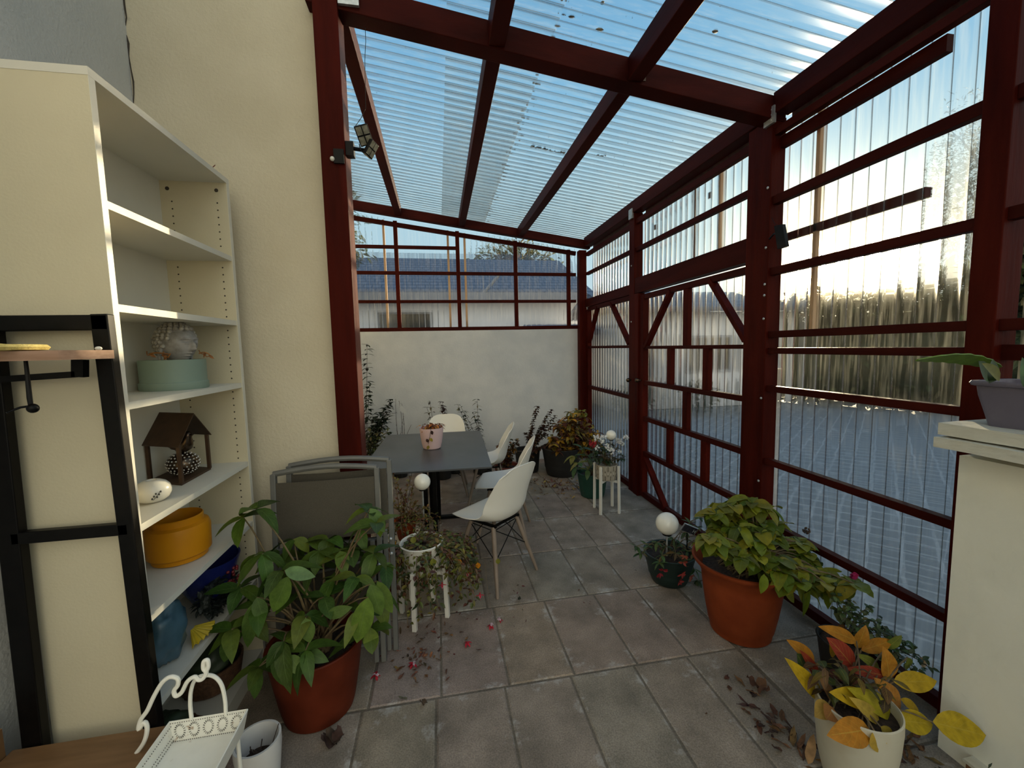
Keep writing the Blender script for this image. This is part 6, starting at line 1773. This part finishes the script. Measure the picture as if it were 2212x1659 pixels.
MB().tube([V((2.10, 2.365, 2.30)), at(1672, 505, X=2.07), at(1680, 505, X=2.06)], .006, 8).build('bracket_arm', M['black_metal'], o)
MB().tube([at(1667, 470, X=2.09), at(1674, 484, X=2.06), at(1680, 486, X=2.055)], .0015, 5).build('cable', M['black_metal'], o)

# ================================================================== LITTER ON THE FLOOR
BR_ = [(.09, .035, .018), (.14, .06, .025), (.18, .09, .03), (.06, .03, .02)]
def litter(n, samp, cols, L, label, name='leaf_litter'):
    mb = MB()
    for i in range(n):
        x, y = samp()
        mb.leaf((x, y, .004 + random.uniform(0, .006)), (random.uniform(-1, 1), random.uniform(-1, 1), .1), (random.uniform(-.4, .4), random.uniform(-.4, .4), 1), L * random.uniform(.5, 1.3), L * .35 * random.uniform(.6, 1.3), jit(random.choice(cols), .3), curl=random.uniform(-.5, .3), wave=.2, seg=4)
    o_ = mb.build(name, M['dead_leaf'], smooth=False)
    for v in o_.data.vertices: v.co.z = max(v.co.z, .003)
    return tag(o_, label, 'leaf litter', kind='stuff')
litter(130, lambda: (random.gauss(1.35, .22), random.gauss(4.62, .16)), [(.35, .22, .05), (.20, .10, .03), (.12, .05, .025)], .05, 'yellow and brown leaf litter on the floor below the yellow bush')
litter(44, lambda: (random.gauss(1.36, .05), random.gauss(1.40, .14)), BR_, .055, 'dry brown leaf litter on the floor left of the cream pot')
litter(26, lambda: (random.gauss(1.78, .05), random.gauss(1.22, .06)), BR_, .05, 'dry brown leaf litter between cream pot and parapet')
litter(60, lambda: (random.gauss(-.13, .10), random.gauss(2.17, .12)), [(.16, .05, .03), (.22, .10, .04), (.10, .05, .025)], .035, 'small reddish litter under the trailing fuchsia')
litter(40, lambda: (random.gauss(.1, .3), random.gauss(2.6, .25)), [(.12, .02, .02), (.10, .05, .03)], .022, 'scattered tiny petals on the slabs between fuchsia and chair')
litter(30, lambda: (random.gauss(1.1, .5), random.gauss(3.4, .9)), BR_, .022, 'scattered tiny leaf crumbs on the slabs along the aisle')
def fallen(name, px, py, label, col, L=.05, W=.028, wave=.2, curl=-.4, n=1):
    p = at(px, py, Z=.005); mb = MB()
    for k in range(n):
        mb.leaf(p + V((random.uniform(-.01, .01) * (n > 1), random.uniform(-.01, .01) * (n > 1), .003 * k)), (random.uniform(-1, 1), random.uniform(-.3, .3), .1), (0, 0, 1), L, W, jit(col, .25), curl=curl, wave=wave, seg=6)
    o_ = mb.build(name, M['dead_leaf'], angle=180)
    for v in o_.data.vertices: v.co.z = max(v.co.z, .003)
    return tag(o_, label, 'leaf')
fallen('fallen_leaf', 730, 1606, 'curled dark brown dead leaf on the floor right of the big shrub pot', (.05, .028, .018), .07, .05, n=4)
fallen('fallen_leaf', 1122, 1295, 'dark green fallen leaf on the slabs in front of the nearest chair', (.02, .035, .02), .07, .022)
fallen('fallen_leaf', 1640, 1492, 'crumpled brown leaf alone on the slabs left of the cream pot', (.14, .06, .03), .06, .05, n=3)
fallen('fallen_leaf', 1745, 1650, 'long tan leaf on the floor just left of the cream pot base', (.34, .22, .09), .10, .035)
fallen('fallen_leaf', 1690, 1620, 'narrow dark brown leaf on the floor at the bottom right', (.08, .035, .02), .06, .02)
fallen('fallen_leaf', 868, 1443, 'flat ochre leaf on the slab below the white plant stand', (.22, .12, .04), .045, .022)
fallen('fallen_leaf', 902, 1476, 'pale brown curled leaf just below the ochre one', (.20, .13, .08), .045, .03)
fallen('fallen_leaf', 922, 1520, 'small dark curled leaf at a slab joint under the brown ones', (.07, .04, .02), .035, .02, n=2)
fallen('fallen_leaf', 880, 1508, 'thin upright olive leaf standing in a slab joint', (.10, .10, .05), .045, .015)
for (px, py, lab) in ((812, 1458, 'fallen red and white fuchsia bloom nearest the big shrub pot'), (893, 1434, 'fallen red and white fuchsia bloom beside the ochre leaf'), (1008, 1388, 'fallen red fuchsia bloom lying alone left of the centre aisle'),
                      (1060, 1350, 'fallen pink white fuchsia bloom in front of the nearest chair'), (1079, 1338, 'small fallen red fuchsia bud right of the pink white bloom')):
    p = at(px, py, Z=.018); mb = MB(); s_ = .8 if 'bud' in lab else 1.1
    for k in range(6):
        a = random.uniform(0, 6.28); mb.leaf(p, (math.cos(a), math.sin(a), random.uniform(-.5, .2)), (0, 0, 1), .028 * s_, .012 * s_, jit((.50, .012, .03), .2), curl=.3, seg=3)
    if 'white' in lab:
        for k in range(4): a = random.uniform(0, 6.28); mb.leaf(p + V((0, 0, .004)), (math.cos(a), math.sin(a), .2), (0, 0, 1), .018, .012, (.75, .55, .58), curl=.3, seg=3)
    o_ = mb.build('fallen_flower', M['petal'], smooth=False)
    for v in o_.data.vertices: v.co.z = max(v.co.z, .003)
    tag(o_, lab, 'flower', 'fallen fuchsia blooms on the slabs')
